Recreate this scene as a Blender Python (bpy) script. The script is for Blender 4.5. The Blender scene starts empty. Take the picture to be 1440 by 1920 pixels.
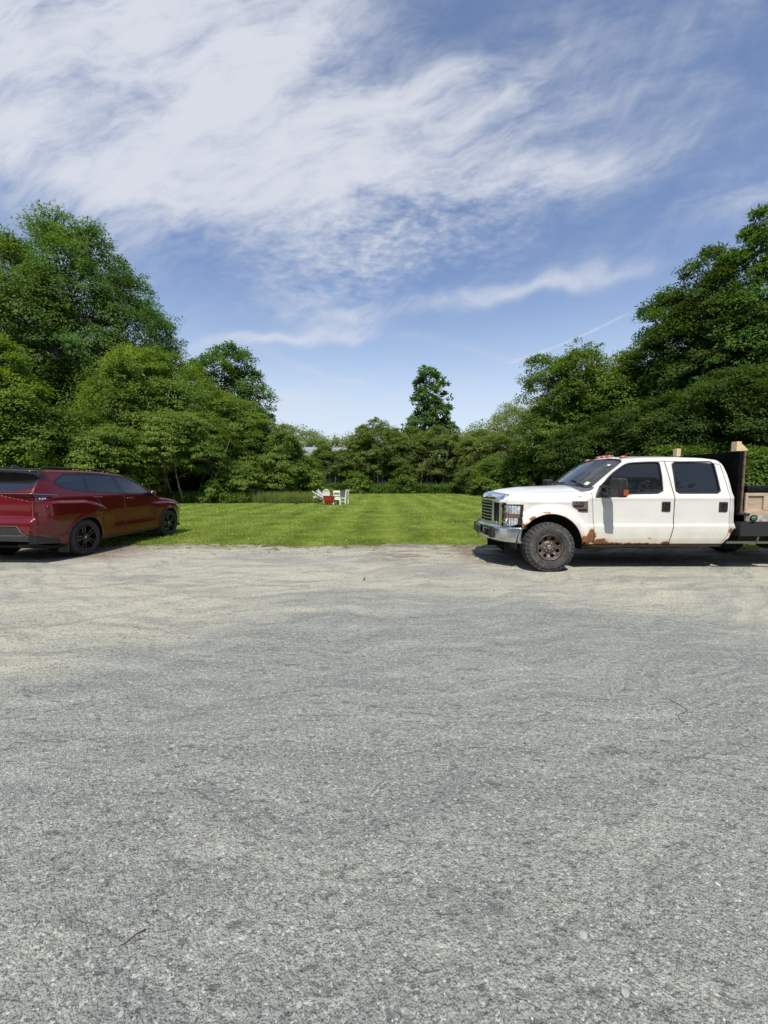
import bpy, math, random
import numpy as np
from mathutils import Vector, Matrix

sc = bpy.context.scene
COL = sc.collection
R = math.radians

# ---------------------------------------------------------------- camera, sky, sun, exposure
cam_d = bpy.data.cameras.new('camera')
cam = bpy.data.objects.new('camera', cam_d)
COL.objects.link(cam)
cam.location = (0, 0, 1.5)
cam.rotation_euler = (R(90 - 4.37), 0, 0)
cam_d.sensor_fit = 'HORIZONTAL'
cam_d.sensor_width = 36
cam_d.lens = 18.0
cam_d.clip_start = 0.05
cam_d.clip_end = 3000
sc.camera = cam

SUN_EL, SUN_AZ = 56.0, 186.0     # azimuth clockwise from +Y: the sun stands behind the camera
sun_d = bpy.data.lights.new('sun', 'SUN')
sun_d.energy = 5.0
sun_d.angle = R(0.5)
sun_d.color = (1.0, 0.955, 0.88)
sun = bpy.data.objects.new('sun', sun_d)
COL.objects.link(sun)
sd = Vector((math.sin(R(SUN_AZ)) * math.cos(R(SUN_EL)), math.cos(R(SUN_AZ)) * math.cos(R(SUN_EL)), math.sin(R(SUN_EL))))
sun.rotation_euler = (-sd).to_track_quat('-Z', 'Y').to_euler()
sun.location = (0, -20, 40)

sc.view_settings.view_transform = 'Standard'
sc.view_settings.look = 'None'
sc.view_settings.exposure = 0.22
sc.view_settings.gamma = 1.0
sc.view_settings.use_curve_mapping = False
sc.cycles.max_bounces = 6
sc.cycles.diffuse_bounces = 2
sc.cycles.glossy_bounces = 3
sc.cycles.transmission_bounces = 4
sc.cycles.transparent_max_bounces = 10
sc.cycles.caustics_reflective = False
sc.cycles.caustics_refractive = False


class G:
    """small node-graph helper"""
    def __init__(s, tree):
        s.t = tree
        tree.nodes.clear()
    def n(s, typ, ins=None, **props):
        nd = s.t.nodes.new(typ)
        for k, v in props.items():
            setattr(nd, k, v)
        for k, v in (ins or {}).items():
            if isinstance(v, bpy.types.NodeSocket):
                s.t.links.new(v, nd.inputs[k])
            else:
                nd.inputs[k].default_value = v
        return nd
    def m(s, op, a, b=0.0, c=None, clamp=False):
        nd = s.t.nodes.new('ShaderNodeMath')
        nd.operation = op
        nd.use_clamp = clamp
        for i, v in enumerate((a, b, c)):
            if v is None: continue
            if isinstance(v, bpy.types.NodeSocket): s.t.links.new(v, nd.inputs[i])
            else: nd.inputs[i].default_value = v
        return nd.outputs[0]
    def ss(s, v, lo, hi):
        nd = s.n('ShaderNodeMapRange', {0: v, 1: lo, 2: hi, 3: 0.0, 4: 1.0}, interpolation_type='SMOOTHSTEP')
        return nd.outputs[0]
    def mix(s, f, a, b, mode='MIX'):
        nd = s.t.nodes.new('ShaderNodeMix')
        nd.data_type = 'RGBA'
        nd.blend_type = mode
        for i, v in ((0, f), (6, a), (7, b)):
            if isinstance(v, bpy.types.NodeSocket): s.t.links.new(v, nd.inputs[i])
            else: nd.inputs[i].default_value = (v if i == 0 else (tuple(v) + (1,))[:4])
        return nd.outputs[2]
    def noise(s, vec, scale, detail=3, rough=0.5, dist=0.0, col=False, dims='3D'):
        nd = s.n('ShaderNodeTexNoise', {'Scale': scale, 'Detail': detail, 'Roughness': rough, 'Distortion': dist}, noise_dimensions=dims)
        if vec is not None: s.t.links.new(vec, nd.inputs['Vector'])
        return nd.outputs[1 if col else 0]
    def vmap(s, vec, scale=(1, 1, 1), rot=(0, 0, 0), loc=(0, 0, 0)):
        return s.n('ShaderNodeMapping', {'Vector': vec, 'Location': loc, 'Rotation': rot, 'Scale': scale}).outputs[0]
    def xyz(s, x, y, z=0.0):
        return s.n('ShaderNodeCombineXYZ', {0: x, 1: y, 2: z}).outputs[0]


# ---- sky: Nishita with high thin cloud drawn over directions of the sky
world = bpy.data.worlds.new('World')
sc.world = world
world.use_nodes = True
g = G(world.node_tree)
sky = g.n('ShaderNodeTexSky', sky_type='NISHITA', sun_disc=False, sun_elevation=R(SUN_EL), sun_rotation=R(SUN_AZ),
          altitude=200, air_density=1.0, dust_density=0.6, ozone_density=3.5)
geo = g.n('ShaderNodeTexCoord')
sep = g.n('ShaderNodeSeparateXYZ', {0: geo.outputs['Generated']})
dx, dy, dz = sep.outputs
yy = g.m('MAXIMUM', g.m('ABSOLUTE', dy), 0.12)
U = g.m('DIVIDE', dx, yy)
V = g.m('DIVIDE', dz, yy)
zz = g.m('MAXIMUM', dz, 0.06)
PX = g.m('DIVIDE', dx, zz)
PY = g.m('DIVIDE', dy, zz)
UV = g.xyz(U, V)
warp = g.noise(UV, 1.6, 4, 0.55, col=True)
wsep = g.n('ShaderNodeSeparateXYZ', {0: warp})
Uw = g.m('ADD', U, g.m('MULTIPLY', g.m('SUBTRACT', wsep.outputs[0], 0.5), 0.42))
Vw = g.m('ADD', V, g.m('MULTIPLY', g.m('SUBTRACT', wsep.outputs[1], 0.5), 0.30))


def blob(px, py, hw, hh, ang, amp, sharp=1.0, u=None, v=None):
    """soft elliptical patch of cloud; place and size given in the sky's tangent plane (720 units = 45 degrees)"""
    u0, v0 = (px - 720) / 720, (905 - py) / 720
    ca, sa = math.cos(R(ang)), math.sin(R(ang))
    du = g.m('SUBTRACT', u or Uw, u0)
    dv = g.m('SUBTRACT', v or Vw, v0)
    a = g.m('ADD', g.m('MULTIPLY', du, ca * 720 / hw), g.m('MULTIPLY', dv, sa * 720 / hw))
    b = g.m('ADD', g.m('MULTIPLY', du, -sa * 720 / hh), g.m('MULTIPLY', dv, ca * 720 / hh))
    d = g.m('ADD', g.m('MULTIPLY', a, a), g.m('MULTIPLY', b, b))
    e = g.m('POWER', 2.718, g.m('MULTIPLY', d, -1.0 * sharp))
    return g.m('MULTIPLY', e, amp)


def add(*xs):
    r = xs[0]
    for x in xs[1:]: r = g.m('ADD', r, x)
    return r


bank = add(blob(250, 190, 470, 240, 4, 1.0), blob(560, 60, 330, 90, 25, 0.6), blob(620, 330, 360, 110, 6, 0.75),
           blob(60, 20, 250, 120, 0, 0.5), blob(820, 250, 190, 55, 22, 0.6), blob(1010, 370, 190, 50, 5, 0.5),
           blob(760, 0, 100, 35, 10, 0.6), blob(420, 400, 250, 60, -8, 0.4), blob(120, 340, 220, 80, 0, 0.4))
band = add(blob(620, 590, 150, 40, 6, 0.55), blob(930, 568, 260, 13, 7, 0.42), blob(1120, 535, 170, 24, 8, 0.36),
           blob(540, 645, 150, 13, 10, 0.7), blob(640, 500, 220, 50, 0, 0.38), blob(1350, 410, 130, 40, 20, 0.5),
           blob(780, 640, 160, 12, -5, 0.35), blob(1330, 10, 90, 60, 40, 0.4))
veil = add(blob(1150, 220, 420, 230, 0, 0.24), blob(300, 520, 300, 80, 20, 0.30), blob(900, 460, 400, 60, 0, 0.22), blob(620, 770, 800, 60, 0, 0.55), blob(560, 690, 120, 10, -14, 0.30), blob(1050, 655, 180, 8, 0, 0.22))
# streaky detail, drawn out along the wind
rotv = g.vmap(UV, rot=(0, 0, R(-20)))
wv = g.n('ShaderNodeVectorMath', {0: rotv, 1: g.n('ShaderNodeVectorMath', {0: warp, 1: (0.35, 0.25, 0)}, operation='MULTIPLY').outputs[0]}, operation='ADD').outputs[0]
st1 = g.noise(g.vmap(wv, scale=(1.5, 4.6, 1)), 1.5, 8, 0.60, 0.6)
st2 = g.noise(g.vmap(wv, scale=(1.6, 3.0, 1), loc=(3.1, 1.7, 0)), 4.5, 7, 0.62, 0.3)
mot = g.noise(g.vmap(UV, scale=(1.0, 2.2, 1), rot=(0, 0, R(10))), 26, 3, 0.6)
st3 = g.noise(g.vmap(wv, scale=(1.3, 3.6, 1), loc=(7.1, 2.7, 0)), 11, 5, 0.65, 0.2)
motm = g.m('MULTIPLY', add(blob(700, 510, 300, 75, 8, 1.0), blob(850, 420, 250, 60, 10, 0.6)), g.m('SUBTRACT', mot, 0.5))
dens = add(bank, band, g.m('MULTIPLY', veil, 0.9))
det = add(g.m('MULTIPLY', g.m('SUBTRACT', st1, 0.5), 2.1), g.m('MULTIPLY', g.m('SUBTRACT', st2, 0.5), 1.1), g.m('MULTIPLY', g.m('SUBTRACT', st3, 0.5), 0.5))
mid = g.m('MINIMUM', dens, 1.05)
c1 = g.m('ADD', g.m('MULTIPLY', mid, 0.86), g.m('MULTIPLY', det, g.m('ADD', 0.14, g.m('MULTIPLY', g.m('MINIMUM', dens, 0.8), 0.9))))
c1 = g.m('ADD', c1, g.m('MULTIPLY', motm, 0.95))
# condensation trail
tu = g.m('SUBTRACT', U, (1065 - 720) / 720)
tv = g.m('SUBTRACT', V, (905 - 645) / 720)
al = g.m('ADD', g.m('MULTIPLY', tu, 0.92), g.m('MULTIPLY', tv, 0.385))
ac = g.m('ADD', g.m('MULTIPLY', tu, -0.385), g.m('MULTIPLY', tv, 0.92))
ac = g.m('ADD', ac, g.m('MULTIPLY', g.m('MULTIPLY', al, al), -0.28))
tr = g.m('MULTIPLY', g.m('POWER', 2.718, g.m('MULTIPLY', g.m('MULTIPLY', ac, ac), -62000.0)), g.ss(g.m('ABSOLUTE', al), 0.20, 0.11))
tr = g.m('MULTIPLY', tr, g.m('ADD', 0.02, g.noise(g.xyz(al, 0), 30, 2, 0.5)))
# faint vertical mares' tails upper right
vt = g.noise(g.vmap(g.xyz(g.m('DIVIDE', U, g.m('ADD', 0.5, V)), V), scale=(6, 0.7, 1)), 1.3, 5, 0.6)
vtm = g.m('MULTIPLY', g.ss(vt, 0.42, 0.8), blob(1180, 150, 300, 260, 0, 0.30, u=U, v=V))
c_all = add(g.m('MAXIMUM', c1, 0.0), g.m('MULTIPLY', tr, 0.9), vtm)
front = g.ss(dy, 0.03, 0.22)
bk = g.noise(g.vmap(g.xyz(PX, PY), scale=(0.8, 1.6, 1)), 1.1, 6, 0.6)
cback = g.m('MULTIPLY', g.ss(bk, 0.42, 0.75), 0.75)
cl = g.m('ADD', g.m('MULTIPLY', c_all, front), g.m('MULTIPLY', cback, g.m('SUBTRACT', 1.0, front)))
cl = g.ss(cl, 0.02, 1.12)
cl = g.m('MULTIPLY', cl, g.ss(dz, 0.0, 0.14))
SKYM = 0.13
haze = g.m('ADD', 0.05, g.m('MULTIPLY', g.ss(dz, 0.48, 0.02), 0.80))
skyc = g.n('ShaderNodeVectorMath', {0: sky.outputs[0], 1: (1.10, 1.06, 1.10)}, operation='MULTIPLY').outputs[0]
skyh = g.mix(haze, skyc, (4.9, 5.5, 6.0))
fin = g.mix(g.m('MULTIPLY', cl, 0.93), skyh, (4.75, 4.95, 5.45))
bg = g.n('ShaderNodeBackground', {'Color': fin, 'Strength': SKYM})
wo = g.n('ShaderNodeOutputWorld', {0: bg.outputs[0]})
world.cycles.sampling_method = 'MANUAL'
world.cycles.sample_map_resolution = 512


# ---------------------------------------------------------------- materials
def new_mat(name):
    m = bpy.data.materials.new(name)
    m.use_nodes = True
    return m, G(m.node_tree)


def pmat(name, col, rough=0.6, metal=0.0, coat=0.0, var=0.0, vscale=8.0, bump=0.0, bscale=60.0, spec=0.5, emis=None):
    m, g = new_mat(name)
    tc = g.n('ShaderNodeTexCoord').outputs['Object']
    c = tuple(col) + (1,)
    ins = {'Base Color': c, 'Roughness': rough, 'Metallic': metal, 'Coat Weight': coat, 'Coat Roughness': 0.04, 'Specular IOR Level': spec}
    if var > 0:
        nz = g.noise(tc, vscale, 5, 0.6)
        f = g.ss(nz, 0.3, 0.7)
        ins['Base Color'] = g.mix(f, tuple(x * (1 - var) for x in col), tuple(min(1, x * (1 + var)) for x in col))
        ins['Roughness'] = g.m('ADD', rough, g.m('MULTIPLY', g.m('SUBTRACT', nz, 0.5), 0.3), clamp=True)
    if emis: ins['Emission Color'] = tuple(emis[0]) + (1,); ins['Emission Strength'] = emis[1]
    if bump > 0:
        ins['Normal'] = g.n('ShaderNodeBump', {'Height': g.noise(tc, bscale, 4, 0.6), 'Strength': bump, 'Distance': 0.01}).outputs[0]
    p = g.n('ShaderNodeBsdfPrincipled', ins)
    g.n('ShaderNodeOutputMaterial', {0: p.outputs[0]})
    return m


def glass_mat(name, tint, clear, rough=0.01, dirt=0.0, ior=1.55):
    """thin tinted sheet: Fresnel reflection over a tinted view through"""
    m, g = new_mat(name)
    tc = g.n('ShaderNodeTexCoord').outputs['Object']
    fr = g.n('ShaderNodeFresnel', {'IOR': ior}).outputs[0]
    tr = g.n('ShaderNodeBsdfTransparent', {'Color': tuple(tint) + (1,)})
    dk = g.n('ShaderNodeBsdfDiffuse', {'Color': (0.012, 0.014, 0.015, 1)})
    a = g.n('ShaderNodeMixShader', {0: clear, 1: dk.outputs[0], 2: tr.outputs[0]})
    gl = g.n('ShaderNodeBsdfGlossy', {'Color': (0.95, 0.97, 1, 1), 'Roughness': rough})
    b = g.n('ShaderNodeMixShader', {0: fr, 1: a.outputs[0], 2: gl.outputs[0]})
    out = b.outputs[0]
    if dirt > 0:
        d = g.n('ShaderNodeBsdfDiffuse', {'Color': (0.45, 0.45, 0.43, 1)})
        f = g.m('MULTIPLY', g.ss(g.noise(tc, 5, 5, 0.6), 0.25, 0.8), dirt)
        out = g.n('ShaderNodeMixShader', {0: f, 1: out, 2: d.outputs[0]}).outputs[0]
    g.n('ShaderNodeOutputMaterial', {0: out})
    return m


def leaf_mat(name, dark, light, trans=0.35, nscale=0.35, rough=0.55, stripes=False):
    m, g = new_mat(name)
    ge = g.n('ShaderNodeNewGeometry')
    tc = g.n('ShaderNodeTexCoord').outputs['Object']
    nz = g.ss(g.noise(tc, nscale, 3, 0.55), 0.30, 0.70)
    f = g.m('ADD', g.m('MULTIPLY', ge.outputs['Random Per Island'], 0.35), g.m('MULTIPLY', nz, 0.65))
    if stripes:   # mown one way and back: the bands run away from the yard
        X = g.n('ShaderNodeSeparateXYZ', {0: tc}).outputs[0]
        st = g.m('SINE', g.m('MULTIPLY', g.m('ADD', X, g.m('MULTIPLY', g.noise(tc, .6, 4, .6), 0.5)), 3.6))
        big = g.ss(g.noise(tc, 0.22, 4, 0.6), 0.35, 0.65)
        tuft = g.m('SUBTRACT', g.ss(g.noise(tc, 6.5, 5, 0.7), 0.34, 0.66), 0.5)
        f = g.m('ADD', g.m('MULTIPLY', f, 0.70), g.m('ADD', g.m('MULTIPLY', st, 0.075), g.m('ADD', g.m('MULTIPLY', tuft, 0.32), g.m('MULTIPLY', big, 0.20))), clamp=True)
    c = g.mix(f, dark, light)
    hz = g.noise(tc, nscale * 2.3, 2, 0.5)
    c = g.mix(g.m('MULTIPLY', g.ss(hz, 0.5, 0.75), 0.5), c, (light[0] * 1.25, light[1] * 1.02, light[2] * 0.8))
    d = g.n('ShaderNodeBsdfPrincipled', {'Base Color': c, 'Roughness': 0.68, 'Specular IOR Level': 0.22})
    tcol = g.mix(1.0, c, (1.5, 1.45, 0.6), 'MULTIPLY')
    t = g.n('ShaderNodeBsdfTranslucent', {'Color': tcol})
    o = g.n('ShaderNodeMixShader', {0: trans, 1: d.outputs[0], 2: t.outputs[0]})
    g.n('ShaderNodeOutputMaterial', {0: o.outputs[0]})
    return m


# ---------------------------------------------------------------- objects
def tag(o, label=None, cat=None, group=None, kind=None):
    if label: o['label'] = label
    if cat: o['category'] = cat
    if group: o['group'] = group
    if kind: o['kind'] = kind
    return o


def empty(name, loc, rz=0.0):
    o = bpy.data.objects.new(name, None)
    o.location = loc
    o.rotation_euler = (0, 0, rz)
    o.empty_display_size = 0.2
    COL.objects.link(o)
    return o


def mesh_np(name, V_, F_, mat, parent=None, smooth=False, loc=None):
    """V_ (n,3) array, F_ (m,k) array of same-size faces -> object"""
    me = bpy.data.meshes.new(name)
    V_ = np.asarray(V_, dtype=np.float32)
    F_ = np.asarray(F_, dtype=np.int32)
    k = F_.shape[1]
    me.vertices.add(len(V_))
    me.vertices.foreach_set('co', V_.ravel())
    me.loops.add(F_.size)
    me.loops.foreach_set('vertex_index', F_.ravel())
    me.polygons.add(len(F_))
    me.polygons.foreach_set('loop_start', np.arange(0, F_.size, k, dtype=np.int32))
    me.polygons.foreach_set('loop_total', np.full(len(F_), k, dtype=np.int32))
    if smooth: me.polygons.foreach_set('use_smooth', np.ones(len(F_), dtype=bool))
    me.update(calc_edges=True)
    me.materials.append(mat)
    o = bpy.data.objects.new(name, me)
    if parent is not None: o.parent = parent
    if loc is not None: o.location = loc
    COL.objects.link(o)
    return o


class MB:
    """collects shapes into one mesh"""
    def __init__(s):
        s.v = []; s.f = []
    def quad(s, *p):
        b = len(s.v); s.v += [tuple(q) for q in p]; s.f.append(tuple(range(b, b + len(p))))
    def hexa(s, P):
        b = len(s.v); s.v += [tuple(p) for p in P]
        s.f += [(b, b + 3, b + 2, b + 1), (b + 4, b + 5, b + 6, b + 7), (b, b + 1, b + 5, b + 4), (b + 1, b + 2, b + 6, b + 5), (b + 2, b + 3, b + 7, b + 6), (b + 3, b, b + 4, b + 7)]
        return s
    def box(s, x0, x1, y0, y1, z0, z1, M=None):
        P = [(x0, y0, z0), (x1, y0, z0), (x1, y1, z0), (x0, y1, z0), (x0, y0, z1), (x1, y0, z1), (x1, y1, z1), (x0, y1, z1)]
        if M is not None: P = [tuple(M @ Vector(p)) for p in P]
        return s.hexa(P)
    def bar(s, a, b, w, h, up=(0, 0, 1)):
        a = Vector(a); b = Vector(b); d = (b - a).normalized(); up = Vector(up)
        if abs(d.dot(up)) > 0.98: up = Vector((1, 0, 0))
        sx = d.cross(up).normalized() * w / 2; uz = sx.cross(d).normalized() * h / 2
        s.hexa([a - sx - uz, a + sx - uz, b + sx - uz, b - sx - uz, a - sx + uz, a + sx + uz, b + sx + uz, b - sx + uz]); return s
    def tube(s, pts, r, n=8, cap=True, closed=False):
        pts = [Vector(p) for p in pts]; N = len(pts)
        rr = r if hasattr(r, '__len__') else [r] * N
        b = len(s.v); prev = None
        for i, p in enumerate(pts):
            if closed: d = pts[(i + 1) % N] - pts[i - 1]
            else: d = pts[min(i + 1, N - 1)] - pts[max(i - 1, 0)]
            if d.length < 1e-9: d = Vector((0, 0, 1))
            d.normalize()
            if prev is None:
                u = d.orthogonal().normalized()
            else:
                u = (prev - d * prev.dot(d))
                u = u.normalized() if u.length > 1e-6 else d.orthogonal().normalized()
            prev = u; w = d.cross(u)
            for k in range(n):
                a = 2 * math.pi * k / n
                s.v.append(tuple(p + (u * math.cos(a) + w * math.sin(a)) * rr[i]))
        for i in range(N if closed else N - 1):
            j = (i + 1) % N
            for k in range(n):
                k2 = (k + 1) % n
                s.f.append((b + i * n + k, b + i * n + k2, b + j * n + k2, b + j * n + k))
        if cap and not closed:
            s.f.append(tuple(b + k for k in reversed(range(n))))
            s.f.append(tuple(b + (N - 1) * n + k for k in range(n)))
        return s
    def lathe(s, prof, c=(0, 0, 0), axis='Y', n=32, a0=0, a1=2 * math.pi):
        """prof: (radius, along) pairs"""
        b = len(s.v); full = abs(a1 - a0 - 2 * math.pi) < 1e-6
        m = n if full else n + 1
        for i in range(m):
            a = a0 + (a1 - a0) * i / n
            for r, h in prof:
                if axis == 'Y': s.v.append((c[0] + r * math.cos(a), c[1] + h, c[2] + r * math.sin(a)))
                elif axis == 'Z': s.v.append((c[0] + r * math.cos(a), c[1] + r * math.sin(a), c[2] + h))
                else: s.v.append((c[0] + h, c[1] + r * math.cos(a), c[2] + r * math.sin(a)))
        k = len(prof)
        for i in range(n):
            j = (i + 1) % m
            for q in range(k - 1):
                s.f.append((b + i * k + q, b + j * k + q, b + j * k + q + 1, b + i * k + q + 1))
        return s
    def ball(s, c, r, n=12, m=8, M=None):
        b = len(s.v)
        r = r if hasattr(r, '__len__') else (r, r, r)
        for i in range(m + 1):
            t = math.pi * i / m
            for k in range(n):
                a = 2 * math.pi * k / n
                p = Vector((r[0] * math.sin(t) * math.cos(a), r[1] * math.sin(t) * math.sin(a), r[2] * math.cos(t)))
                if M is not None: p = M @ p
                s.v.append((c[0] + p.x, c[1] + p.y, c[2] + p.z))
        for i in range(m):
            for k in range(n):
                k2 = (k + 1) % n
                s.f.append((b + i * n + k, b + (i + 1) * n + k, b + (i + 1) * n + k2, b + i * n + k2))
        return s
    def add(s, V_, F_, M=None):
        b = len(s.v)
        s.v += [tuple(M @ Vector(v)) if M is not None else tuple(v) for v in V_]
        s.f += [tuple(i + b for i in f) for f in F_]
        return s
    def build(s, name, mat, parent=None, smooth=False, bevel=0.0, loc=None, seg=2, solid=0.0):
        me = bpy.data.meshes.new(name)
        me.from_pydata(s.v, [], s.f)
        me.validate()
        me.materials.append(mat)
        if smooth:
            me.polygons.foreach_set('use_smooth', np.ones(len(me.polygons), dtype=bool))
        me.update()
        o = bpy.data.objects.new(name, me)
        if parent is not None: o.parent = parent
        if loc is not None: o.location = loc
        COL.objects.link(o)
        if solid:
            md = o.modifiers.new('solid', 'SOLIDIFY'); md.thickness = solid; md.offset = -1
        if bevel > 0:
            md = o.modifiers.new('bevel', 'BEVEL'); md.width = bevel; md.segments = seg; md.limit_method = 'ANGLE'; md.angle_limit = R(35)
            md.harden_normals = False
        return o


def copy_tree(o, parent=None):
    c = o.copy(); COL.objects.link(c); c.parent = parent
    for ch in [k for k in bpy.data.objects if k.parent == o]:
        copy_tree(ch, c)
    return c


_glyph = {}
def glyph(ch):
    if ch not in _glyph:
        cu = bpy.data.curves.new('glyph', 'FONT'); cu.body = ch; cu.size = 1.0; cu.extrude = 0.0
        ob = bpy.data.objects.new('glyph', cu); COL.objects.link(ob)
        dg = bpy.context.evaluated_depsgraph_get(); dg.update()
        me = bpy.data.meshes.new_from_object(ob.evaluated_get(dg))
        vs = [tuple(v.co) for v in me.vertices]; fs = [tuple(p.vertices) for p in me.polygons]
        w = (max(v[0] for v in vs) - min(v[0] for v in vs)) if vs else 0.3
        x0 = min(v[0] for v in vs) if vs else 0
        bpy.data.objects.remove(ob); bpy.data.curves.remove(cu); bpy.data.meshes.remove(me)
        _glyph[ch] = (vs, fs, x0, w)
    return _glyph[ch]


def text_flat(mb, s, M, size, gap=0.12):
    """lettering laid in the local xy plane of M, centred"""
    tot = sum((glyph(c)[3] if c != ' ' else 0.3) + gap for c in s) - gap
    x = -tot / 2
    for c in s:
        if c == ' ': x += 0.3 + gap; continue
        vs, fs, x0, w = glyph(c)
        mb.add([((v[0] - x0 + x) * size, (v[1] - 0.35) * size, 0) for v in vs], fs, M)
        x += w + gap


def inpoly(px, py, poly):
    poly = np.asarray(poly); n = len(poly)
    px = np.asarray(px); py = np.asarray(py)
    ins = np.zeros(px.shape, bool)
    j = n - 1
    for i in range(n):
        xi, yi = poly[i]; xj, yj = poly[j]
        if yi != yj:
            c = ((yi > py) != (yj > py)) & (px < (xj - xi) * (py - yi) / (yj - yi) + xi)
            ins ^= c
        j = i
    return ins


def smooth_poly(poly, it=2, c=.2):
    p = [tuple(q) for q in poly]
    for _ in range(it):
        q = []
        for i in range(len(p)):
            a, b = p[i], p[(i + 1) % len(p)]
            q += [(a[0] * (1 - c) + b[0] * c, a[1] * (1 - c) + b[1] * c), (a[0] * c + b[0] * (1 - c), a[1] * c + b[1] * (1 - c))]
        p = q
    return p


def sstep(t):
    t = np.clip(t, 0, 1); return t * t * (3 - 2 * t)
# ================================================================ GROUND
def ground_sheet(name, poly_x, y_lo, y_hi, z, mat, nx=80):
    """strip between two edge curves"""
    mb = MB(); xs = poly_x
    for i in range(len(xs) - 1):
        mb.quad((xs[i], y_lo(xs[i]), z), (xs[i + 1], y_lo(xs[i + 1]), z), (xs[i + 1], y_hi(xs[i + 1]), z), (xs[i], y_hi(xs[i]), z))
    o = mb.build(name, mat)
    tag(o, kind='structure'); return o


def gravel_material():
    m, g = new_mat('gravel')
    tc = g.n('ShaderNodeTexCoord').outputs['Object']
    sp = g.n('ShaderNodeSeparateXYZ', {0: tc})
    X, Y = sp.outputs[0], sp.outputs[1]
    wob = g.noise(tc, 0.5, 3, 0.5, col=True)
    wv = g.n('ShaderNodeVectorMath', {0: tc, 1: g.n('ShaderNodeVectorMath', {0: wob, 1: (1.6, 1.6, 0)}, operation='MULTIPLY').outputs[0]}, operation='ADD').outputs[0]
    # broad dry / damp areas: pale tan dust in a band beyond five metres, blue grey nearer
    n1 = g.noise(g.vmap(wv, scale=(0.30, 0.85, 1)), 0.9, 4, 0.55)
    shl = g.m('ADD', g.m('MULTIPLY', g.m('MAXIMUM', g.m('SUBTRACT', g.m('MULTIPLY', X, -1.0), 0.6), 0.0), 0.95), g.m('MULTIPLY', g.m('MAXIMUM', g.m('SUBTRACT', X, 1.2), 0.0), 0.40))
    far = g.ss(g.m('ADD', g.m('ADD', Y, shl), g.m('MULTIPLY', g.m('SUBTRACT', n1, 0.5), 5.5)), 4.1, 5.9)
    # wheel-drawn streaks
    n2 = g.noise(g.vmap(wv, scale=(0.45, 3.4, 1), rot=(0, 0, R(5))), 1.5, 6, 0.62)
    n3 = g.noise(g.vmap(wv, scale=(0.9, 6.5, 1), rot=(0, 0, R(-9))), 2.2, 5, 0.6)
    c = g.mix(far, (0.300, 0.310, 0.272), (0.510, 0.480, 0.375))
    n0 = g.noise(g.vmap(wv, scale=(0.5, 1.0, 1)), 0.8, 4, 0.55)
    c = g.mix(g.m('MULTIPLY', g.ss(n0, 0.45, 0.68), 0.55), c, (0.225, 0.235, 0.222))
    # brushed arcs left by turning wheels
    for (cx, cy, sc_, amt, dk_, lt_) in ((-1.0, 12.5, 5.0, .52, (0.205, 0.222, 0.210), (0.56, 0.55, 0.47)), (4.5, -6.5, 4.2, .44, (0.215, 0.23, 0.215), (0.52, 0.52, 0.46))):
        ddx = g.m('SUBTRACT', g.n('ShaderNodeSeparateXYZ', {0: wv}).outputs[0], cx + .8); ddy = g.m('SUBTRACT', g.n('ShaderNodeSeparateXYZ', {0: wv}).outputs[1], cy + .8)
        rad_ = g.m('POWER', g.m('ADD', g.m('MULTIPLY', ddx, ddx), g.m('MULTIPLY', ddy, ddy)), 0.5)
        an_ = g.m('ARCTAN2', ddx, ddy)
        pn = g.noise(g.xyz(g.m('MULTIPLY', an_, 5.5), g.m('MULTIPLY', rad_, sc_), cx), 1.0, 6, 0.66)
        c = g.mix(g.m('MULTIPLY', g.ss(pn, 0.50, 0.66), amt), c, dk_)
        c = g.mix(g.m('MULTIPLY', g.ss(pn, 0.48, 0.32), amt * .45), c, lt_)
    # curved wheel tracks
    rings = None
    for (cx, cy, r0, w_) in ((-1.0, 10.5, 6.35, .09), (-1.0, 10.5, 6.62, .07), (-1.0, 10.5, 7.75, .10), (-1.0, 10.5, 8.02, .07), (3.2, -3.5, 7.1, .10), (3.2, -3.5, 7.4, .06), (3.2, -3.5, 8.6, .10), (2.1, 3.7, .95, .035), (2.1, 3.7, 1.07, .03), (2.1, 3.7, 1.2, .03)):
        dd = g.m('SUBTRACT', g.n('ShaderNodeVectorMath', {0: wv, 1: (cx + .8, cy + .8, 0)}, operation='DISTANCE').outputs['Value'], r0)
        e = g.m('POWER', 2.718, g.m('MULTIPLY', g.m('MULTIPLY', dd, dd), -1.0 / (w_ * w_)))
        rings = e if rings is None else g.m('MAXIMUM', rings, e)
    rings = g.m('MULTIPLY', rings, g.ss(g.noise(tc, 1.3, 4, 0.6), 0.38, 0.62))
    c = g.mix(g.m('MULTIPLY', rings, 0.40), c, (0.19, 0.195, 0.185))
    c = g.mix(g.m('MULTIPLY', g.ss(n2, 0.42, 0.66), 0.40), c, (0.20, 0.205, 0.195))
    c = g.mix(g.m('MULTIPLY', g.ss(n3, 0.50, 0.72), 0.35), c, (0.50, 0.49, 0.42))
    # brown litter along the lawn edge, in front of the truck and under the red car
    edge = g.ss(Y, 8.1, 9.3)
    n4 = g.noise(g.vmap(wv, scale=(0.5, 1.1, 1)), 1.7, 6, 0.65)
    lit = g.m('MULTIPLY', edge, g.ss(n4, 0.36, 0.54))
    p1 = g.m('MULTIPLY', g.ss(g.m('SUBTRACT', Y, g.m('MULTIPLY', X, -0.10)), 6.5, 7.3), g.ss(X, -4.4, -6.2))
    p2 = g.m('MULTIPLY', g.m('MULTIPLY', g.ss(Y, 7.0, 7.9), g.ss(X, 0.9, 1.9)), g.ss(n4, 0.36, 0.55))
    nf = g.noise(g.vmap(tc, scale=(.6, 1, 1)), 9, 6, 0.75)
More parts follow.
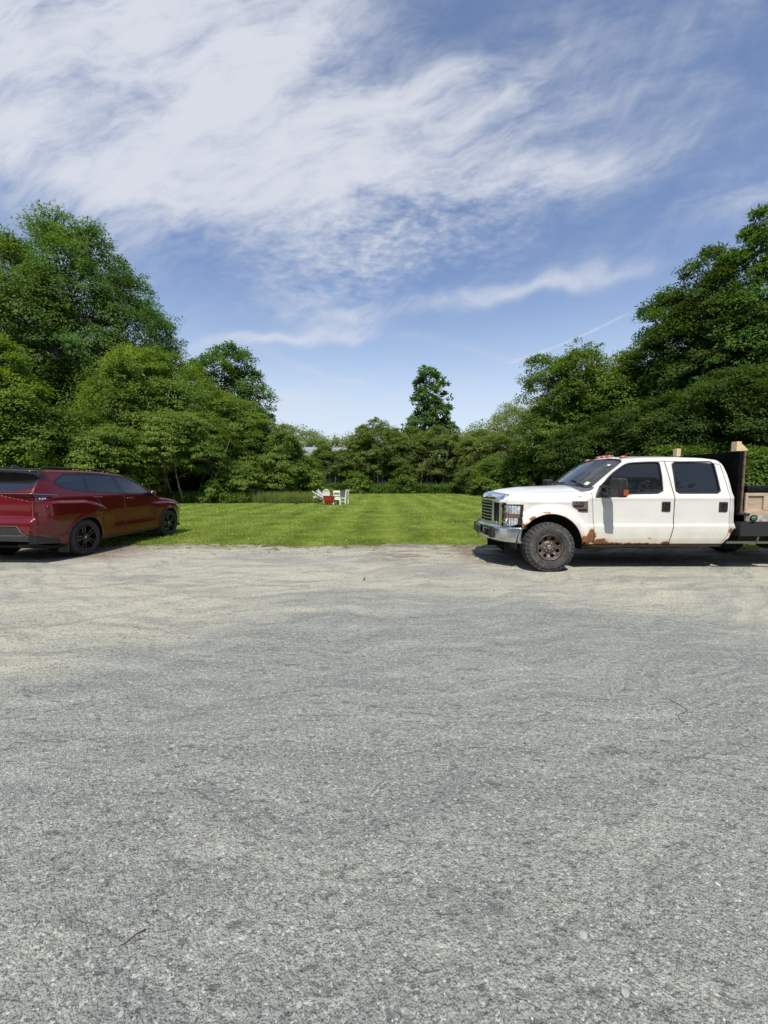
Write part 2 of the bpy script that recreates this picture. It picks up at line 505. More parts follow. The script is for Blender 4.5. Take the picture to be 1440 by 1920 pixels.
    p3 = g.m('MULTIPLY', g.m('MULTIPLY', g.ss(Y, 6.6, 7.4), g.m('MULTIPLY', g.ss(X, -.8, .4), g.ss(X, 3.2, 2.2))), g.m('MULTIPLY', g.ss(n4, 0.44, 0.56), g.ss(nf, 0.40, 0.52)))
    lit = g.m('MULTIPLY', lit, g.m('ADD', 0.35, g.m('MULTIPLY', g.ss(nf, 0.38, 0.55), 0.65)))
    lit = g.m('MAXIMUM', g.m('MAXIMUM', lit, p3), g.m('MAXIMUM', g.m('MULTIPLY', p1, g.ss(n4, 0.2, 0.5)), p2))
    c = g.mix(g.m('MULTIPLY', lit, 0.9), c, (0.215, 0.160, 0.110))
    # individual stones
    v1 = g.n('ShaderNodeTexVoronoi', {'Vector': tc, 'Scale': 150.0, 'Randomness': 1.0})
    v2 = g.n('ShaderNodeTexVoronoi', {'Vector': tc, 'Scale': 95.0, 'Randomness': 1.0})
    r1 = g.n('ShaderNodeSeparateColor', {0: v1.outputs['Color']}).outputs[0]
    r2 = g.n('ShaderNodeSeparateColor', {0: v2.outputs['Color']}).outputs[1]
    fine = g.noise(tc, 260, 3, 0.7)
    med = g.noise(tc, 32, 5, 0.72)
    tone = g.m('ADD', g.m('MULTIPLY', r1, 0.30), g.m('ADD', g.m('MULTIPLY', g.ss(med, 0.32, 0.68), 0.34), g.m('MULTIPLY', fine, 0.24)))
    c = g.mix(1.0, c, g.n('ShaderNodeCombineColor', {0: g.m('ADD', 0.47, tone), 1: g.m('ADD', 0.47, tone), 2: g.m('ADD', 0.46, tone)}).outputs[0], 'MULTIPLY')
    br = g.m('MULTIPLY', g.ss(r2, 0.90, 0.96), 0.55)
    c = g.mix(br, c, (0.52, 0.53, 0.48))
    dkk = g.m('MULTIPLY', g.ss(g.noise(g.vmap(tc, scale=(0.62, 1, 1), rot=(0, 0, R(12))), 62, 4, 0.85), 0.56, 0.66), 0.46)
    dk2 = g.m('MULTIPLY', g.ss(g.noise(g.vmap(wv, scale=(0.35, 1.4, 1)), 14, 6, 0.75), 0.56, 0.68), 0.42)
    dk3 = g.m('MULTIPLY', g.ss(g.noise(g.vmap(tc, scale=(0.38, 1, 1), rot=(0, 0, R(-8))), 26, 6, 0.78), 0.585, 0.65), 0.44)
    dkk = g.m('MAXIMUM', g.m('MAXIMUM', dkk, dk3), dk2)
    c = g.mix(dkk, c, (0.060, 0.062, 0.060))
    h = g.m('ADD', g.m('MULTIPLY', v1.outputs['Distance'], -0.42), g.m('ADD', g.m('MULTIPLY', v2.outputs['Distance'], -0.35), g.m('MULTIPLY', med, 1.1)))
    h = g.m('ADD', h, g.m('SUBTRACT', g.m('MULTIPLY', n2, 0.25), g.m('MULTIPLY', g.m('MAXIMUM', dkk, rings), 0.9)))
    bp = g.n('ShaderNodeBump', {'Height': h, 'Strength': 1.0, 'Distance': 0.014}).outputs[0]
    p = g.n('ShaderNodeBsdfPrincipled', {'Base Color': c, 'Roughness': 0.9, 'Specular IOR Level': 0.25, 'Normal': bp})
    g.n('ShaderNodeOutputMaterial', {0: p.outputs[0]})
    return m


def lawn_material():
    m, g = new_mat('lawn')
    tc = g.n('ShaderNodeTexCoord').outputs['Object']
    X = g.n('ShaderNodeSeparateXYZ', {0: tc}).outputs[0]
    n = g.noise(tc, 0.6, 5, 0.6); n2 = g.noise(tc, 9, 5, 0.7); n3 = g.noise(tc, 45, 3, 0.7)
    st = g.m('MULTIPLY', g.m('SINE', g.m('MULTIPLY', g.m('ADD', X, g.m('MULTIPLY', n, 0.5)), 3.6)), 0.8)
    f = g.m('ADD', g.m('ADD', g.m('MULTIPLY', n, 0.6), g.m('MULTIPLY', n2, 0.7)), g.m('MULTIPLY', st, 0.30))
    c = g.mix(g.ss(f, 0.2, 1.1), (0.110, 0.175, 0.022), (0.255, 0.345, 0.060))
    c = g.mix(g.ss(n3, 0.35, 0.7), c, g.mix(0.55, c, (0.05, 0.09, 0.015)))
    bp = g.n('ShaderNodeBump', {'Height': g.m('ADD', n3, n2), 'Strength': 0.8, 'Distance': 0.03}).outputs[0]
    p = g.n('ShaderNodeBsdfPrincipled', {'Base Color': c, 'Roughness': 0.8, 'Specular IOR Level': 0.2, 'Normal': bp})
    g.n('ShaderNodeOutputMaterial', {0: p.outputs[0]})
    return m


M_soil = pmat('forest floor', (0.055, 0.060, 0.028), 0.95, var=0.4, vscale=0.8, bump=0.5, bscale=6)
rng = np.random.default_rng(11)


def lawn_edge(x):
    x = np.asarray(x, dtype=float)
    e = 9.28 - 0.35 * sstep((x - 2.5) / 3.0) + 0.16 * np.sin(x * 1.1 + 0.4) + 0.08 * np.sin(x * 3.7) + 0.05 * np.sin(x * 9.1 + 1) + 0.03 * np.sin(x * 23.0)
    return e


o = MB().quad((-900, -300, -0.03), (900, -300, -0.03), (900, 1600, -0.03), (-900, 1600, -0.03))
mb = MB(); mb.quad((-900, -300, -0.03), (900, -300, -0.03), (900, 1600, -0.03), (-900, 1600, -0.03))
tag(mb.build('ground', M_soil), kind='structure')
M_gravel = gravel_material()
xs = np.linspace(-60, 60, 1600)
ground_sheet('gravel_yard', xs, lambda x: -40.0, lambda x: float(lawn_edge(x)) + 0.25, 0.0, M_gravel)
M_lawn = lawn_material()
ground_sheet('lawn', xs[400:1320], lambda x: float(lawn_edge(x)), lambda x: 52.5, 0.006, M_lawn)


def leaf_arrays(C, A, N, L, W, droop=0.18, fold=0.0):
    """rhombic leaves: C base (n,3), A axis unit, N normal unit, L length, W width"""
    L = np.asarray(L).reshape(-1, 1); W = np.asarray(W).reshape(-1, 1)
    S = np.cross(A, N); S /= np.linalg.norm(S, axis=1, keepdims=True) + 1e-9
    m = C + A * L * 0.48
    P = np.stack([C, m + S * W * 0.5 - N * W * fold, C + A * L - N * L * droop, m - S * W * 0.5 - N * W * fold], axis=1)
    n = len(C)
    F = np.arange(n * 4).reshape(n, 4)
    return P.reshape(-1, 3), F


def unit(a):
    return a / (np.linalg.norm(a, axis=-1, keepdims=True) + 1e-9)


# ---- grass of the lawn: uncountable, one object
def blades(n, xy, hlo, hhi, w, rng, lean=0.45):
    a = rng.uniform(0, 2 * math.pi, n)
    A = np.stack([np.cos(a) * lean * rng.uniform(0, 1, n) ** 0.7, np.sin(a) * lean * rng.uniform(0, 1, n), np.ones(n)], 1); A = unit(A)
    N = unit(np.stack([np.cos(a + 0.6), np.sin(a + 0.6), rng.uniform(0, .4, n)], 1))
    N = unit(N - A * np.sum(A * N, 1, keepdims=True))
    L = rng.uniform(hlo, hhi, n)
    C = np.stack([xy[:, 0], xy[:, 1], np.full(n, -0.005)], 1)
    return leaf_arrays(C, A, N, L, w, droop=0.25)


def blend_parts(parts):
    V_, F_, o = [], [], 0
    for v, f in parts:
        V_.append(v); F_.append(f + o); o += len(v)
    return np.concatenate(V_), np.concatenate(F_)


M_grass = leaf_mat('lawn grass', (0.100, 0.155, 0.022), (0.360, 0.430, 0.095), 0.30, 0.9, stripes=True)
parts = []
for (y0, y1, x0, x1, dens, hl, hh, w) in ((8.6, 13, -9.5, 11.5, 1500, .025, .075, .013), (13, 19, -13, 15, 480, .035, .075, .022),
                                          (19, 30, -16, 18, 150, .04, .08, .040), (30, 52, -16, 24, 42, .05, .10, .085)):
    n = int((y1 - y0) * (x1 - x0) * dens)
    xy = np.stack([rng.uniform(x0, x1, n), rng.uniform(y0, y1, n)], 1)
    e = lawn_edge(xy[:, 0])
    keep = xy[:, 1] > e - 0.10 + rng.exponential(0.12, n) - 0.05
    # worn thin patches near the edge
    xy = xy[keep]
    parts.append(blades(len(xy), xy, hl, hh, w, rng))
# straggling tufts creeping out over the gravel edge
n = 16000
cx = rng.uniform(-9, 11, 700); cy = lawn_edge(cx) - rng.exponential(0.20, 700)
k = rng.integers(0, 700, n)
xy = np.stack([cx[k] + rng.normal(0, .035, n), cy[k] + rng.normal(0, .03, n)], 1)
parts.append(blades(n, xy, .015, .045, .010, rng, 0.9))
v, f = blend_parts(parts)
tag(mesh_np('grass', v, f, M_grass), 'short mown green grass covering the lawn', 'grass', kind='stuff')

# clover heads dotting the lawn
n = 420
yv = 9.5 + 26 * rng.uniform(0, 1, n) ** 1.6; xv = rng.uniform(-1, 1, n) * yv * 0.62
mb = MB()
for x, y in zip(xv[:80], yv[:80]):
    mb.ball((x, y, rng.uniform(.05, .075)), (.011, .011, .010), 6, 4)
tag(mb.build('clover_flowers', pmat('clover', (0.72, 0.72, 0.62), 0.8)), 'tiny white clover heads dotted through the lawn', 'flowers', kind='stuff')

# ---- loose stones on the gravel: uncountable
def stone_field(n, ylo, yhi, smin, smax, rng, power=1.0):
    base = []
    t = (1 + 5 ** .5) / 2
    ico = unit(np.array([(-1, t, 0), (1, t, 0), (-1, -t, 0), (1, -t, 0), (0, -1, t), (0, 1, t), (0, -1, -t), (0, 1, -t), (t, 0, -1), (t, 0, 1), (-t, 0, -1), (-t, 0, 1)], float))
    fc = np.array([(0, 11, 5), (0, 5, 1), (0, 1, 7), (0, 7, 10), (0, 10, 11), (1, 5, 9), (5, 11, 4), (11, 10, 2), (10, 7, 6), (7, 1, 8), (3, 9, 4), (3, 4, 2), (3, 2, 6), (3, 6, 8), (3, 8, 9), (4, 9, 5), (2, 4, 11), (6, 2, 10), (8, 6, 7), (9, 8, 1)])
    y = ylo + (yhi - ylo) * rng.uniform(0, 1, n) ** 1.5
    x = rng.uniform(-1, 1, n) * (y * 1.08 + 0.25)
    s = smin + (smax - smin) * rng.uniform(0, 1, n) ** 3.2
    P = ico[None] * (s[:, None, None] * 0.5) * rng.uniform(0.65, 1.25, (n, 12, 1))
    sc3 = np.stack([rng.uniform(.7, 1.4, n), rng.uniform(.7, 1.2, n), rng.uniform(.35, .65, n)], 1)
    P = P * sc3[:, None, :]
    a = rng.uniform(0, 6.28, n); ca, sa = np.cos(a)[:, None], np.sin(a)[:, None]
    Q = np.stack([P[..., 0] * ca - P[..., 1] * sa + x[:, None], P[..., 0] * sa + P[..., 1] * ca + y[:, None], P[..., 2] + (s * 0.10)[:, None]], -1)
    F = fc[None] + (np.arange(n) * 12)[:, None, None]
    return Q.reshape(-1, 3), F.reshape(-1, 3)


def stone_material():
    m, g = new_mat('loose stone')
    ge = g.n('ShaderNodeNewGeometry').outputs['Random Per Island']
    tc = g.n('ShaderNodeTexCoord').outputs['Object']
    ramp = g.n('ShaderNodeValToRGB', {0: ge})
    e = ramp.color_ramp.elements
    e[0].position = 0; e[0].color = (0.10, 0.105, 0.10, 1); e[1].position = 1; e[1].color = (0.60, 0.61, 0.56, 1)
    for p, c in ((0.35, (0.24, 0.255, 0.235)), (0.7, (0.32, 0.335, 0.30)), (0.96, (0.40, 0.41, 0.37))):
        q = e.new(p); q.color = c + (1,)
    c = g.mix(g.m('MULTIPLY', g.noise(tc, 180, 3, 0.7), 0.5), ramp.outputs[0], (0.12, 0.12, 0.115))
    p = g.n('ShaderNodeBsdfPrincipled', {'Base Color': c, 'Roughness': 0.85, 'Specular IOR Level': 0.3})
    g.n('ShaderNodeOutputMaterial', {0: p.outputs[0]})
    return m


M_stone = stone_material()
parts = [stone_field(30000, 0.8, 3.4, .002, .009, rng), stone_field(700, 0.8, 5.0, .008, .020, rng), stone_field(5000, 3.0, 9.0, .004, .013, rng)]
v, f = blend_parts(parts)
tag(mesh_np('loose_gravel', v, f, M_stone), 'loose grey chips and pebbles lying on the packed gravel', 'gravel', kind='stuff')

# dead leaves and bits of bark scattered on the yard
n = 3200
y = 1.0 + 8.1 * rng.uniform(0, 1, n) ** 0.35
x = rng.uniform(-1, 1, n) * y * 0.98
C = np.stack([x, y, np.full(n, .006)], 1); a = rng.uniform(0, 6.28, n)
A = np.stack([np.cos(a), np.sin(a), rng.uniform(-.05, .25, n)], 1); N = unit(np.stack([rng.normal(0, .2, n), rng.normal(0, .2, n), np.ones(n)], 1))
big = (y > 7.6)
v, f = leaf_arrays(C, unit(A), N, np.where(big, rng.uniform(.02, .055, n), rng.uniform(.008, .022, n)), np.where(big, rng.uniform(.01, .03, n), rng.uniform(.003, .008, n)), 0.1)
tag(mesh_np('leaf_litter', v, f, leaf_mat('dead leaves', (0.050, 0.036, 0.024), (0.20, 0.135, 0.075), 0.1, 3.0)), 'brown dead leaves and bark bits strewn on the gravel', 'leaf litter', kind='stuff')

# twigs that can be told apart
M_twig = pmat('twig bark', (0.050, 0.036, 0.028), 0.9)
def twig(label, pts, r, group='twigs dropped on the gravel'):
    mb = MB(); x0, y0 = pts[0]
    mb.tube([(x - x0, y - y0, r * 1.0 + 0.001) for x, y in pts], [r * (1 - 0.5 * i / len(pts)) for i in range(len(pts))], 6)
    o = mb.build('twig', M_twig, smooth=True, loc=(x0, y0, 0))
    tag(o, label, 'twig', group)
# ================================================================ VEGETATION
def interp_profile(prof, t):
    xs_, ys_ = zip(*prof)
    return np.interp(t, xs_, ys_)


def spray_leaves(cl, outdir, size, per, L, Wd, rng, flat=0.55, droop=0.2, nup=0.7, hang=0.25):
    """cl (n,3) cluster centres, outdir (n,3), size (n,)"""
    n = len(cl)
    k = np.repeat(np.arange(n), per)
    m = len(k)
    off = unit(rng.normal(0, 1, (m, 3))) * rng.uniform(0, 1, (m, 1)) ** 0.45
    off[:, 2] *= flat
    s = size[k][:, None]
    rad = np.linalg.norm(off[:, :2], axis=1, keepdims=True)
    od = outdir[k]
    p = cl[k] + off * s
    p[:, 2:3] -= droop * s * rad ** 2 * 0.8
    p += od * s * 0.15
    d = np.concatenate([off[:, :2], np.zeros((m, 1))], 1)
    d = unit(d + od * 0.5 + rng.normal(0, 0.35, (m, 3)))
    A = unit(d + np.array([0, 0, -hang]) + rng.normal(0, 0.25, (m, 3)))
    N = unit(np.array([0, 0, 1.0]) * nup + rng.normal(0, 0.30, (m, 3)) + od * 0.55)
    N = unit(N - A * np.sum(A * N, 1, keepdims=True))
    Ls = L * rng.uniform(0.65, 1.25, m); Ws = Wd * rng.uniform(0.7, 1.2, m)
    return leaf_arrays(p, A, N, Ls, Ws, 0.16)


def tree(label, X, Y, h, rad, prof, hb, mats, cat='tree', name='broadleaf_tree', group=None, seed=1, nlobe=26, ncl=700, per=34, L=0.2, Wd=0.10,
         clsize=0.6, lobe=0.42, trunk_r=0.22, stems=1, limbs=14, lean=(0, 0), droop=0.2, gap=0.0, flat=0.6, squash=1.0, spread=0.5, side=None, hang=0.3, twigs=0.16, fill=0.62):
    """crown of leaf sprays set in lobes round real limbs; prof: (height fraction, radius fraction) outline"""
    rg = np.random.default_rng(seed)
    hc = h - hb
    # lobes
    lob = []
    for i in range(nlobe):
        t = (i + 0.5) / nlobe
        t = t + rg.uniform(-.5, .5) / nlobe
        rr = rad * interp_profile(prof, t)
        a = i * 2.39996 + rg.uniform(-.5, .5)
        d = rr * rg.uniform(0.45, 0.72) if i < nlobe - 1 else 0
        lr = max(lobe * rr * rg.uniform(0.55, 1.35), rad * 0.13)
        lz = lr * squash
        z = hb + t * hc
        z = min(z, h - lz * 0.8)
        lob.append((math.cos(a) * d + lean[0] * t, math.sin(a) * d + lean[1] * t, z, lr, lr, lz))
    lob = np.array(lob)
    w = lob[:, 3] ** 1.7
    ki = rg.choice(nlobe, ncl, p=w / w.sum())
    dr = unit(rg.normal(0, 1, (ncl, 3)))
    dr[:, 2] = np.where(dr[:, 2] < -0.35, -dr[:, 2], dr[:, 2])
    rf = (fill + (1 - fill) * rg.uniform(0, 1, ncl) ** 0.5)[:, None]
    rf = np.where(rg.uniform(0, 1, (ncl, 1)) < 0.10, rf * rg.uniform(1.1, 1.5, (ncl, 1)), rf)
    lc = lob[ki, :3]; lr3 = lob[ki, 3:6]
    c = lc + dr * lr3 * rf
    # drop clusters buried in other lobes
    dd = (c[:, None, :] - lob[None, :, :3]) / lob[None, :, 3:6]
    q = np.sqrt((dd ** 2).sum(2)); q[np.arange(ncl), ki] = 9
    keep = q.min(1) > 0.42
    if gap > 0:
        ph = rg.uniform(0, 6, 3)
        gn = np.sin(c[:, 0] * 1.3 + ph[0]) * np.sin(c[:, 1] * 1.1 + ph[1]) * np.sin(c[:, 2] * 1.5 + ph[2]) + rg.uniform(-.5, .5, ncl)
        keep &= gn > (-0.75 + gap)
    c = c[keep]; ki = ki[keep]
    c[:, 2] = np.maximum(c[:, 2], 0.25)
    od = unit(np.stack([c[:, 0], c[:, 1], (c[:, 2] - (hb + hc * 0.45)) * 0.8], 1))
    sz = clsize * 0.74 * rg.uniform(0.5, 1.5, len(c))
    v, f = spray_leaves(c, od, sz, per, L, Wd, rg, flat=flat, droop=droop, hang=hang)
    v[:, 2] = np.maximum(v[:, 2], 0.02)
    root = empty(name, (X, Y, 0), 0.0)
    tag(root, label, cat, group)
    mesh_np('crown', v, f, mats[0], root)
    # wood
    mb = MB()
    tops = []
    for s in range(stems):
        a = s * 2.4 + rg.uniform(0, 1)
        off = 0 if stems == 1 else rg.uniform(.15, spread)
        b = np.array([math.cos(a) * off, math.sin(a) * off, -0.05])
        hh = h * (rg.uniform(0.78, 0.88) if stems == 1 else rg.uniform(0.62, 0.74))
        tp = np.array([lean[0] + b[0] * 3.0, lean[1] + b[1] * 3.0, hh])
        pts = []; rs = []
        n = 9
        for i in range(n + 1):
            t = i / n
            p = b * (1 - t) + tp * t
            p = p + np.array([math.sin(t * 5 + s) * 0.05, math.cos(t * 4 + s) * 0.05, 0]) * rad * 0.5 * (1 if i else 0)
            pts.append(p); rs.append(trunk_r / stems ** 0.5 * (1.0 - 0.85 * t) * (1.25 if i == 0 else 1))
        mb.tube(pts, rs, 8)
        tops.append((np.array(pts), rs))
    order = rg.permutation(nlobe)[:limbs]
    joins = {}
    for j in order:
        P, rs = tops[j % stems]
        tgt = lob[j, :3]
        hd = math.hypot(tgt[0] - P[0][0], tgt[1] - P[0][1])
        z0 = max(hb * 0.55, min(tgt[2] - hd * 0.75, h * 0.75), 0.8)
        i = np.argmin(np.abs(P[:, 2] - z0))
        a = P[i]; mid = (a + tgt) / 2 + np.array([rg.uniform(-.1, .1), rg.uniform(-.1, .1), -0.06]) * hd
        q1 = a * .4 + mid * .6 ; q2 = mid * .45 + tgt * .55
        r0 = max(rs[i] * 0.5, 0.02)
        pts = [a, q1, mid + (q2 - q1) * .1, q2, tgt]
        mb.tube(pts, [r0, r0 * .75, r0 * .6, r0 * .42, r0 * .2], 6)
        joins[j] = pts
    nt = int(len(c) * twigs)
    for i in rg.permutation(len(c))[:nt]:
        j = ki[i]
        if j in joins: a = joins[j][3] if rg.uniform() < .6 else joins[j][2]
        else: a = lob[j, :3]
        mid = (a + c[i]) / 2 + rg.normal(0, .12, 3) * clsize
        mb.tube([a, mid, c[i]], [0.028 * trunk_r / .25 + .004, .014, .005], 4, cap=False)
    mb.build('trunk', mats[1], root, smooth=True)
    return root


def bark_mat(name, c1, c2):
    m, g = new_mat(name)
    tc = g.n('ShaderNodeTexCoord').outputs['Object']
    n = g.noise(g.vmap(tc, scale=(6, 6, 1.2)), 2.5, 5, 0.65)
    c = g.mix(g.ss(n, .35, .65), c1, c2)
    bp = g.n('ShaderNodeBump', {'Height': n, 'Strength': 0.6, 'Distance': 0.03}).outputs[0]
    p = g.n('ShaderNodeBsdfPrincipled', {'Base Color': c, 'Roughness': 0.9, 'Normal': bp, 'Specular IOR Level': 0.2})
    g.n('ShaderNodeOutputMaterial', {0: p.outputs[0]})
    return m


B_dark = bark_mat('dark bark', (0.05, 0.045, 0.038), (0.12, 0.11, 0.095))
B_pale = bark_mat('pale bark', (0.16, 0.145, 0.12), (0.30, 0.28, 0.24))
L_ash = leaf_mat('ash leaves', (0.040, 0.094, 0.019), (0.106, 0.194, 0.037), 0.40, 0.25)
L_mid = leaf_mat('mid green leaves', (0.053, 0.106, 0.015), (0.144, 0.225, 0.035), 0.40, 0.3)
L_sumac = leaf_mat('sumac leaves', (0.063, 0.121, 0.016), (0.184, 0.265, 0.044), 0.40, 0.35)
L_yel = leaf_mat('yellow green leaves', (0.066, 0.128, 0.015), (0.185, 0.280, 0.043), 0.40, 0.35)
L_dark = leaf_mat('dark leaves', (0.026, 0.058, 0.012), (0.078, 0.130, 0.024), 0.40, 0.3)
L_hill = leaf_mat('thicket leaves', (0.072, 0.117, 0.026), (0.182, 0.237, 0.058), 0.40, 0.3)

P_round = [(0, .55), (.15, .85), (.4, 1), (.7, .85), (.9, .5), (1, .18)]
P_oval = [(0, .5), (.2, .9), (.45, 1), (.7, .78), (.88, .48), (1, .15)]
P_cone = [(0, .8), (.12, 1), (.3, .9), (.5, .62), (.75, .46), (.9, .38), (1, .22)]
P_umb = [(0, .8), (.3, 1.0), (.6, .95), (.85, .65), (1, .25)]
P_fan = [(0, .35), (.3, .65), (.6, 1), (.85, .8), (1, .35)]


def pxX(px, Y): return (px - 720) / 720 * Y * 0.975
def pxH(py, Y):
    b = (960 - py) / 720
    return 1.5 + Y * (b * .9971 - .0762) / (.9971 + b * .0762)
# ---- left side
tree('tall dark ash with a broad ragged crown above the bright bushes on the left', pxX(180, 34), 34, pxH(425, 34), 8.5, [(0, .85), (.25, 1.0), (.45, .92), (.7, .68), (.86, .50), (1, .28)], 6.0, (L_ash, B_dark),
     name='ash_tree', seed=4, nlobe=60, ncl=3600, per=38, L=.26, Wd=.095, clsize=.85, trunk_r=.42, limbs=34, gap=.20, lean=(-1.6, 0), lobe=.30, twigs=.25, hang=.6)
tree('tall mid green ash at the left edge, in front of the darker ash', pxX(25, 30), 30, pxH(450, 30), 5.8, P_oval, 5.0, (L_mid, B_dark),
     name='ash_tree', seed=8, nlobe=46, ncl=2500, per=36, L=.24, Wd=.09, clsize=.75, trunk_r=.34, limbs=26, gap=.12, lobe=.36, hang=.6)
tree('broad yellow green boxelder with a domed top, left of the lawn', pxX(292, 31), 31, pxH(664, 31), 5.9, P_umb, 3.0, (L_yel, B_pale),
     name='boxelder_tree', seed=12, nlobe=44, ncl=2600, per=40, L=.19, Wd=.085, clsize=.62, trunk_r=.2, stems=4, limbs=26, lobe=.33, spread=1.4)
tree('bright green tree at the left picture edge, behind the red car', pxX(-5, 22), 22, pxH(628, 22), 2.6, P_oval, 1.2, (L_yel, B_dark),
     name='boxelder_tree', seed=15, nlobe=26, ncl=1300, per=36, L=.16, Wd=.075, clsize=.5, trunk_r=.14, limbs=14)
tree('dark full tree low at far left above the red car roof', pxX(75, 24), 24, pxH(770, 24), 3.9, P_umb, .4, (L_mid, B_dark),
     name='maple_tree', seed=18, nlobe=30, ncl=1500, per=36, L=.17, Wd=.10, clsize=.55, trunk_r=.16, stems=2, limbs=14)
tree('mid green sapling between the two low trees behind the red car', pxX(195, 25), 25, pxH(805, 25), 2.9, P_umb, .6, (L_sumac, B_pale),
     name='sumac_tree', flat=.38, hang=.5, squash=.8, seed=21, nlobe=26, ncl=1100, per=36, L=.17, Wd=.07, clsize=.5, trunk_r=.12, stems=4, limbs=14)
tree('spreading sumac with pale bare stems over the red car bonnet', pxX(335, 28), 28.5, pxH(775, 28), 3.5, P_umb, 2.4, (L_sumac, B_pale),
     name='sumac_tree', flat=.38, hang=.5, squash=.8, seed=23, nlobe=28, ncl=1100, per=38, L=.18, Wd=.07, clsize=.5, trunk_r=.17, stems=6, limbs=20, spread=1.5)
tree('dark tree with an open crown leaning right behind the left bushes', pxX(437, 40), 40, pxH(652, 40), 4.7, [(0, .9), (.3, 1), (.6, .85), (.85, .6), (1, .35)], 5.0, (L_ash, B_dark),
     name='maple_tree', seed=27, nlobe=34, ncl=1250, per=30, L=.26, Wd=.15, clsize=.7, trunk_r=.24, limbs=16, gap=.25, lean=(-.8, 0), lobe=.36)
tree('rounded sumac right of the yellow green boxelder', pxX(425, 33), 33, pxH(742, 33), 3.6, P_umb, 1.6, (L_sumac, B_pale),
     name='sumac_tree', flat=.38, hang=.5, squash=.8, seed=31, nlobe=30, ncl=1300, per=36, L=.20, Wd=.08, clsize=.55, trunk_r=.16, stems=5, limbs=18, spread=1.2)
tree('low wide sumac sloping down towards the white chairs', pxX(495, 33), 33.5, pxH(790, 33), 3.1, P_umb, 1.0, (L_sumac, B_pale),
     name='sumac_tree', flat=.38, hang=.5, squash=.8, seed=34, nlobe=26, ncl=1100, per=36, L=.20, Wd=.08, clsize=.55, trunk_r=.14, stems=5, limbs=16, spread=1.1)
tree('low sumac bush directly behind the collapsed pale umbrella', pxX(548, 35), 35, pxH(836, 35), 2.5, P_umb, .3, (L_sumac, B_pale), cat='bush',
     name='sumac_bush', flat=.38, hang=.5, seed=37, nlobe=20, ncl=800, per=34, L=.20, Wd=.08, clsize=.5, trunk_r=.1, stems=5, limbs=12)
tree('low leafy bush with arching fronds, left of the tall unmown grass', pxX(440, 29), 29.5, pxH(868, 29), 1.9, P_umb, .9, (L_sumac, B_pale), cat='bush',
     name='sumac_bush', flat=.38, hang=.5, seed=39, nlobe=16, ncl=380, per=34, L=.19, Wd=.07, clsize=.42, trunk_r=.08, stems=4, limbs=10)
tree('small bright green sapling just beyond the bonnet of the red car', pxX(386, 27.3), 27.6, pxH(903, 27), .62, P_umb, .5, (L_yel, B_pale), cat='bush',
     name='sumac_bush', flat=.38, hang=.5, seed=41, nlobe=8, ncl=60, per=30, L=.15, Wd=.06, clsize=.3, trunk_r=.03, stems=3, limbs=4)
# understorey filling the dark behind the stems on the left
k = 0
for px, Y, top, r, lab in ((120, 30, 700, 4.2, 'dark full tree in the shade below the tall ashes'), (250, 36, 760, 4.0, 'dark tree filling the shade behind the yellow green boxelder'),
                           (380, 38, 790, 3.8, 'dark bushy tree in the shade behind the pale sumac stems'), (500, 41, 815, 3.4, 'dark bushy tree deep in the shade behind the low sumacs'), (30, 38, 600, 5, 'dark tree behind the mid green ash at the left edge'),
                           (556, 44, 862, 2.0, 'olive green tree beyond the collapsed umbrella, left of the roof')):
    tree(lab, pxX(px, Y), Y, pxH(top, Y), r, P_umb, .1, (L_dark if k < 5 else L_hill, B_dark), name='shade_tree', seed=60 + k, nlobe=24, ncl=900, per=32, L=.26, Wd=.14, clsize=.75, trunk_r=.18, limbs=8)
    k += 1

# ---- right side
tree('pale topped maple at the left end of the right hand trees', pxX(1062, 37), 37, pxH(668, 37), 4.3, [(0, .9), (.4, 1), (.7, .95), (.88, .78), (1, .45)], 1.0, (L_mid, B_pale),
     name='maple_tree', seed=101, nlobe=44, ncl=2100, per=36, L=.22, Wd=.13, clsize=.62, trunk_r=.25, limbs=18, gap=.08)
tree('mid green maple behind the truck bonnet, right of the pale topped maple', pxX(1160, 35), 35, pxH(664, 35), 4.0, P_round, 1.0, (L_mid, B_dark),
     name='maple_tree', seed=104, nlobe=34, ncl=1500, per=34, L=.22, Wd=.13, clsize=.65, trunk_r=.25, limbs=16)
tree('tall green maple rising in a step above the truck windscreen', pxX(1242, 33), 33, pxH(548, 33), 4.0, P_oval, 1.5, (L_ash, B_dark),
     name='maple_tree', seed=107, nlobe=40, ncl=1900, per=34, L=.23, Wd=.13, clsize=.68, trunk_r=.3, limbs=20)
tree('tall dark maple above the truck cab with pale dead branches', pxX(1318, 30), 30, pxH(470, 30), 4.3, P_oval, 2.0, (L_dark, B_pale),
     name='maple_tree', seed=111, nlobe=44, ncl=2100, per=34, L=.22, Wd=.12, clsize=.65, trunk_r=.3, limbs=26, gap=.08)
tree('tallest maple at the right picture edge above the truck bed', pxX(1412, 28), 28, pxH(398, 28), 4.4, P_oval, 2.0, (L_ash, B_dark),
     name='maple_tree', seed=114, nlobe=48, ncl=2400, per=34, L=.21, Wd=.12, clsize=.62, trunk_r=.34, limbs=26)
tree('dark maple cut by the right picture edge, lower than its neighbour', pxX(1510, 26), 26, pxH(450, 26), 4.2, P_oval, 1.5, (L_dark, B_dark),
     name='maple_tree', seed=117, nlobe=36, ncl=1500, per=32, L=.21, Wd=.12, clsize=.65, trunk_r=.3, limbs=16)
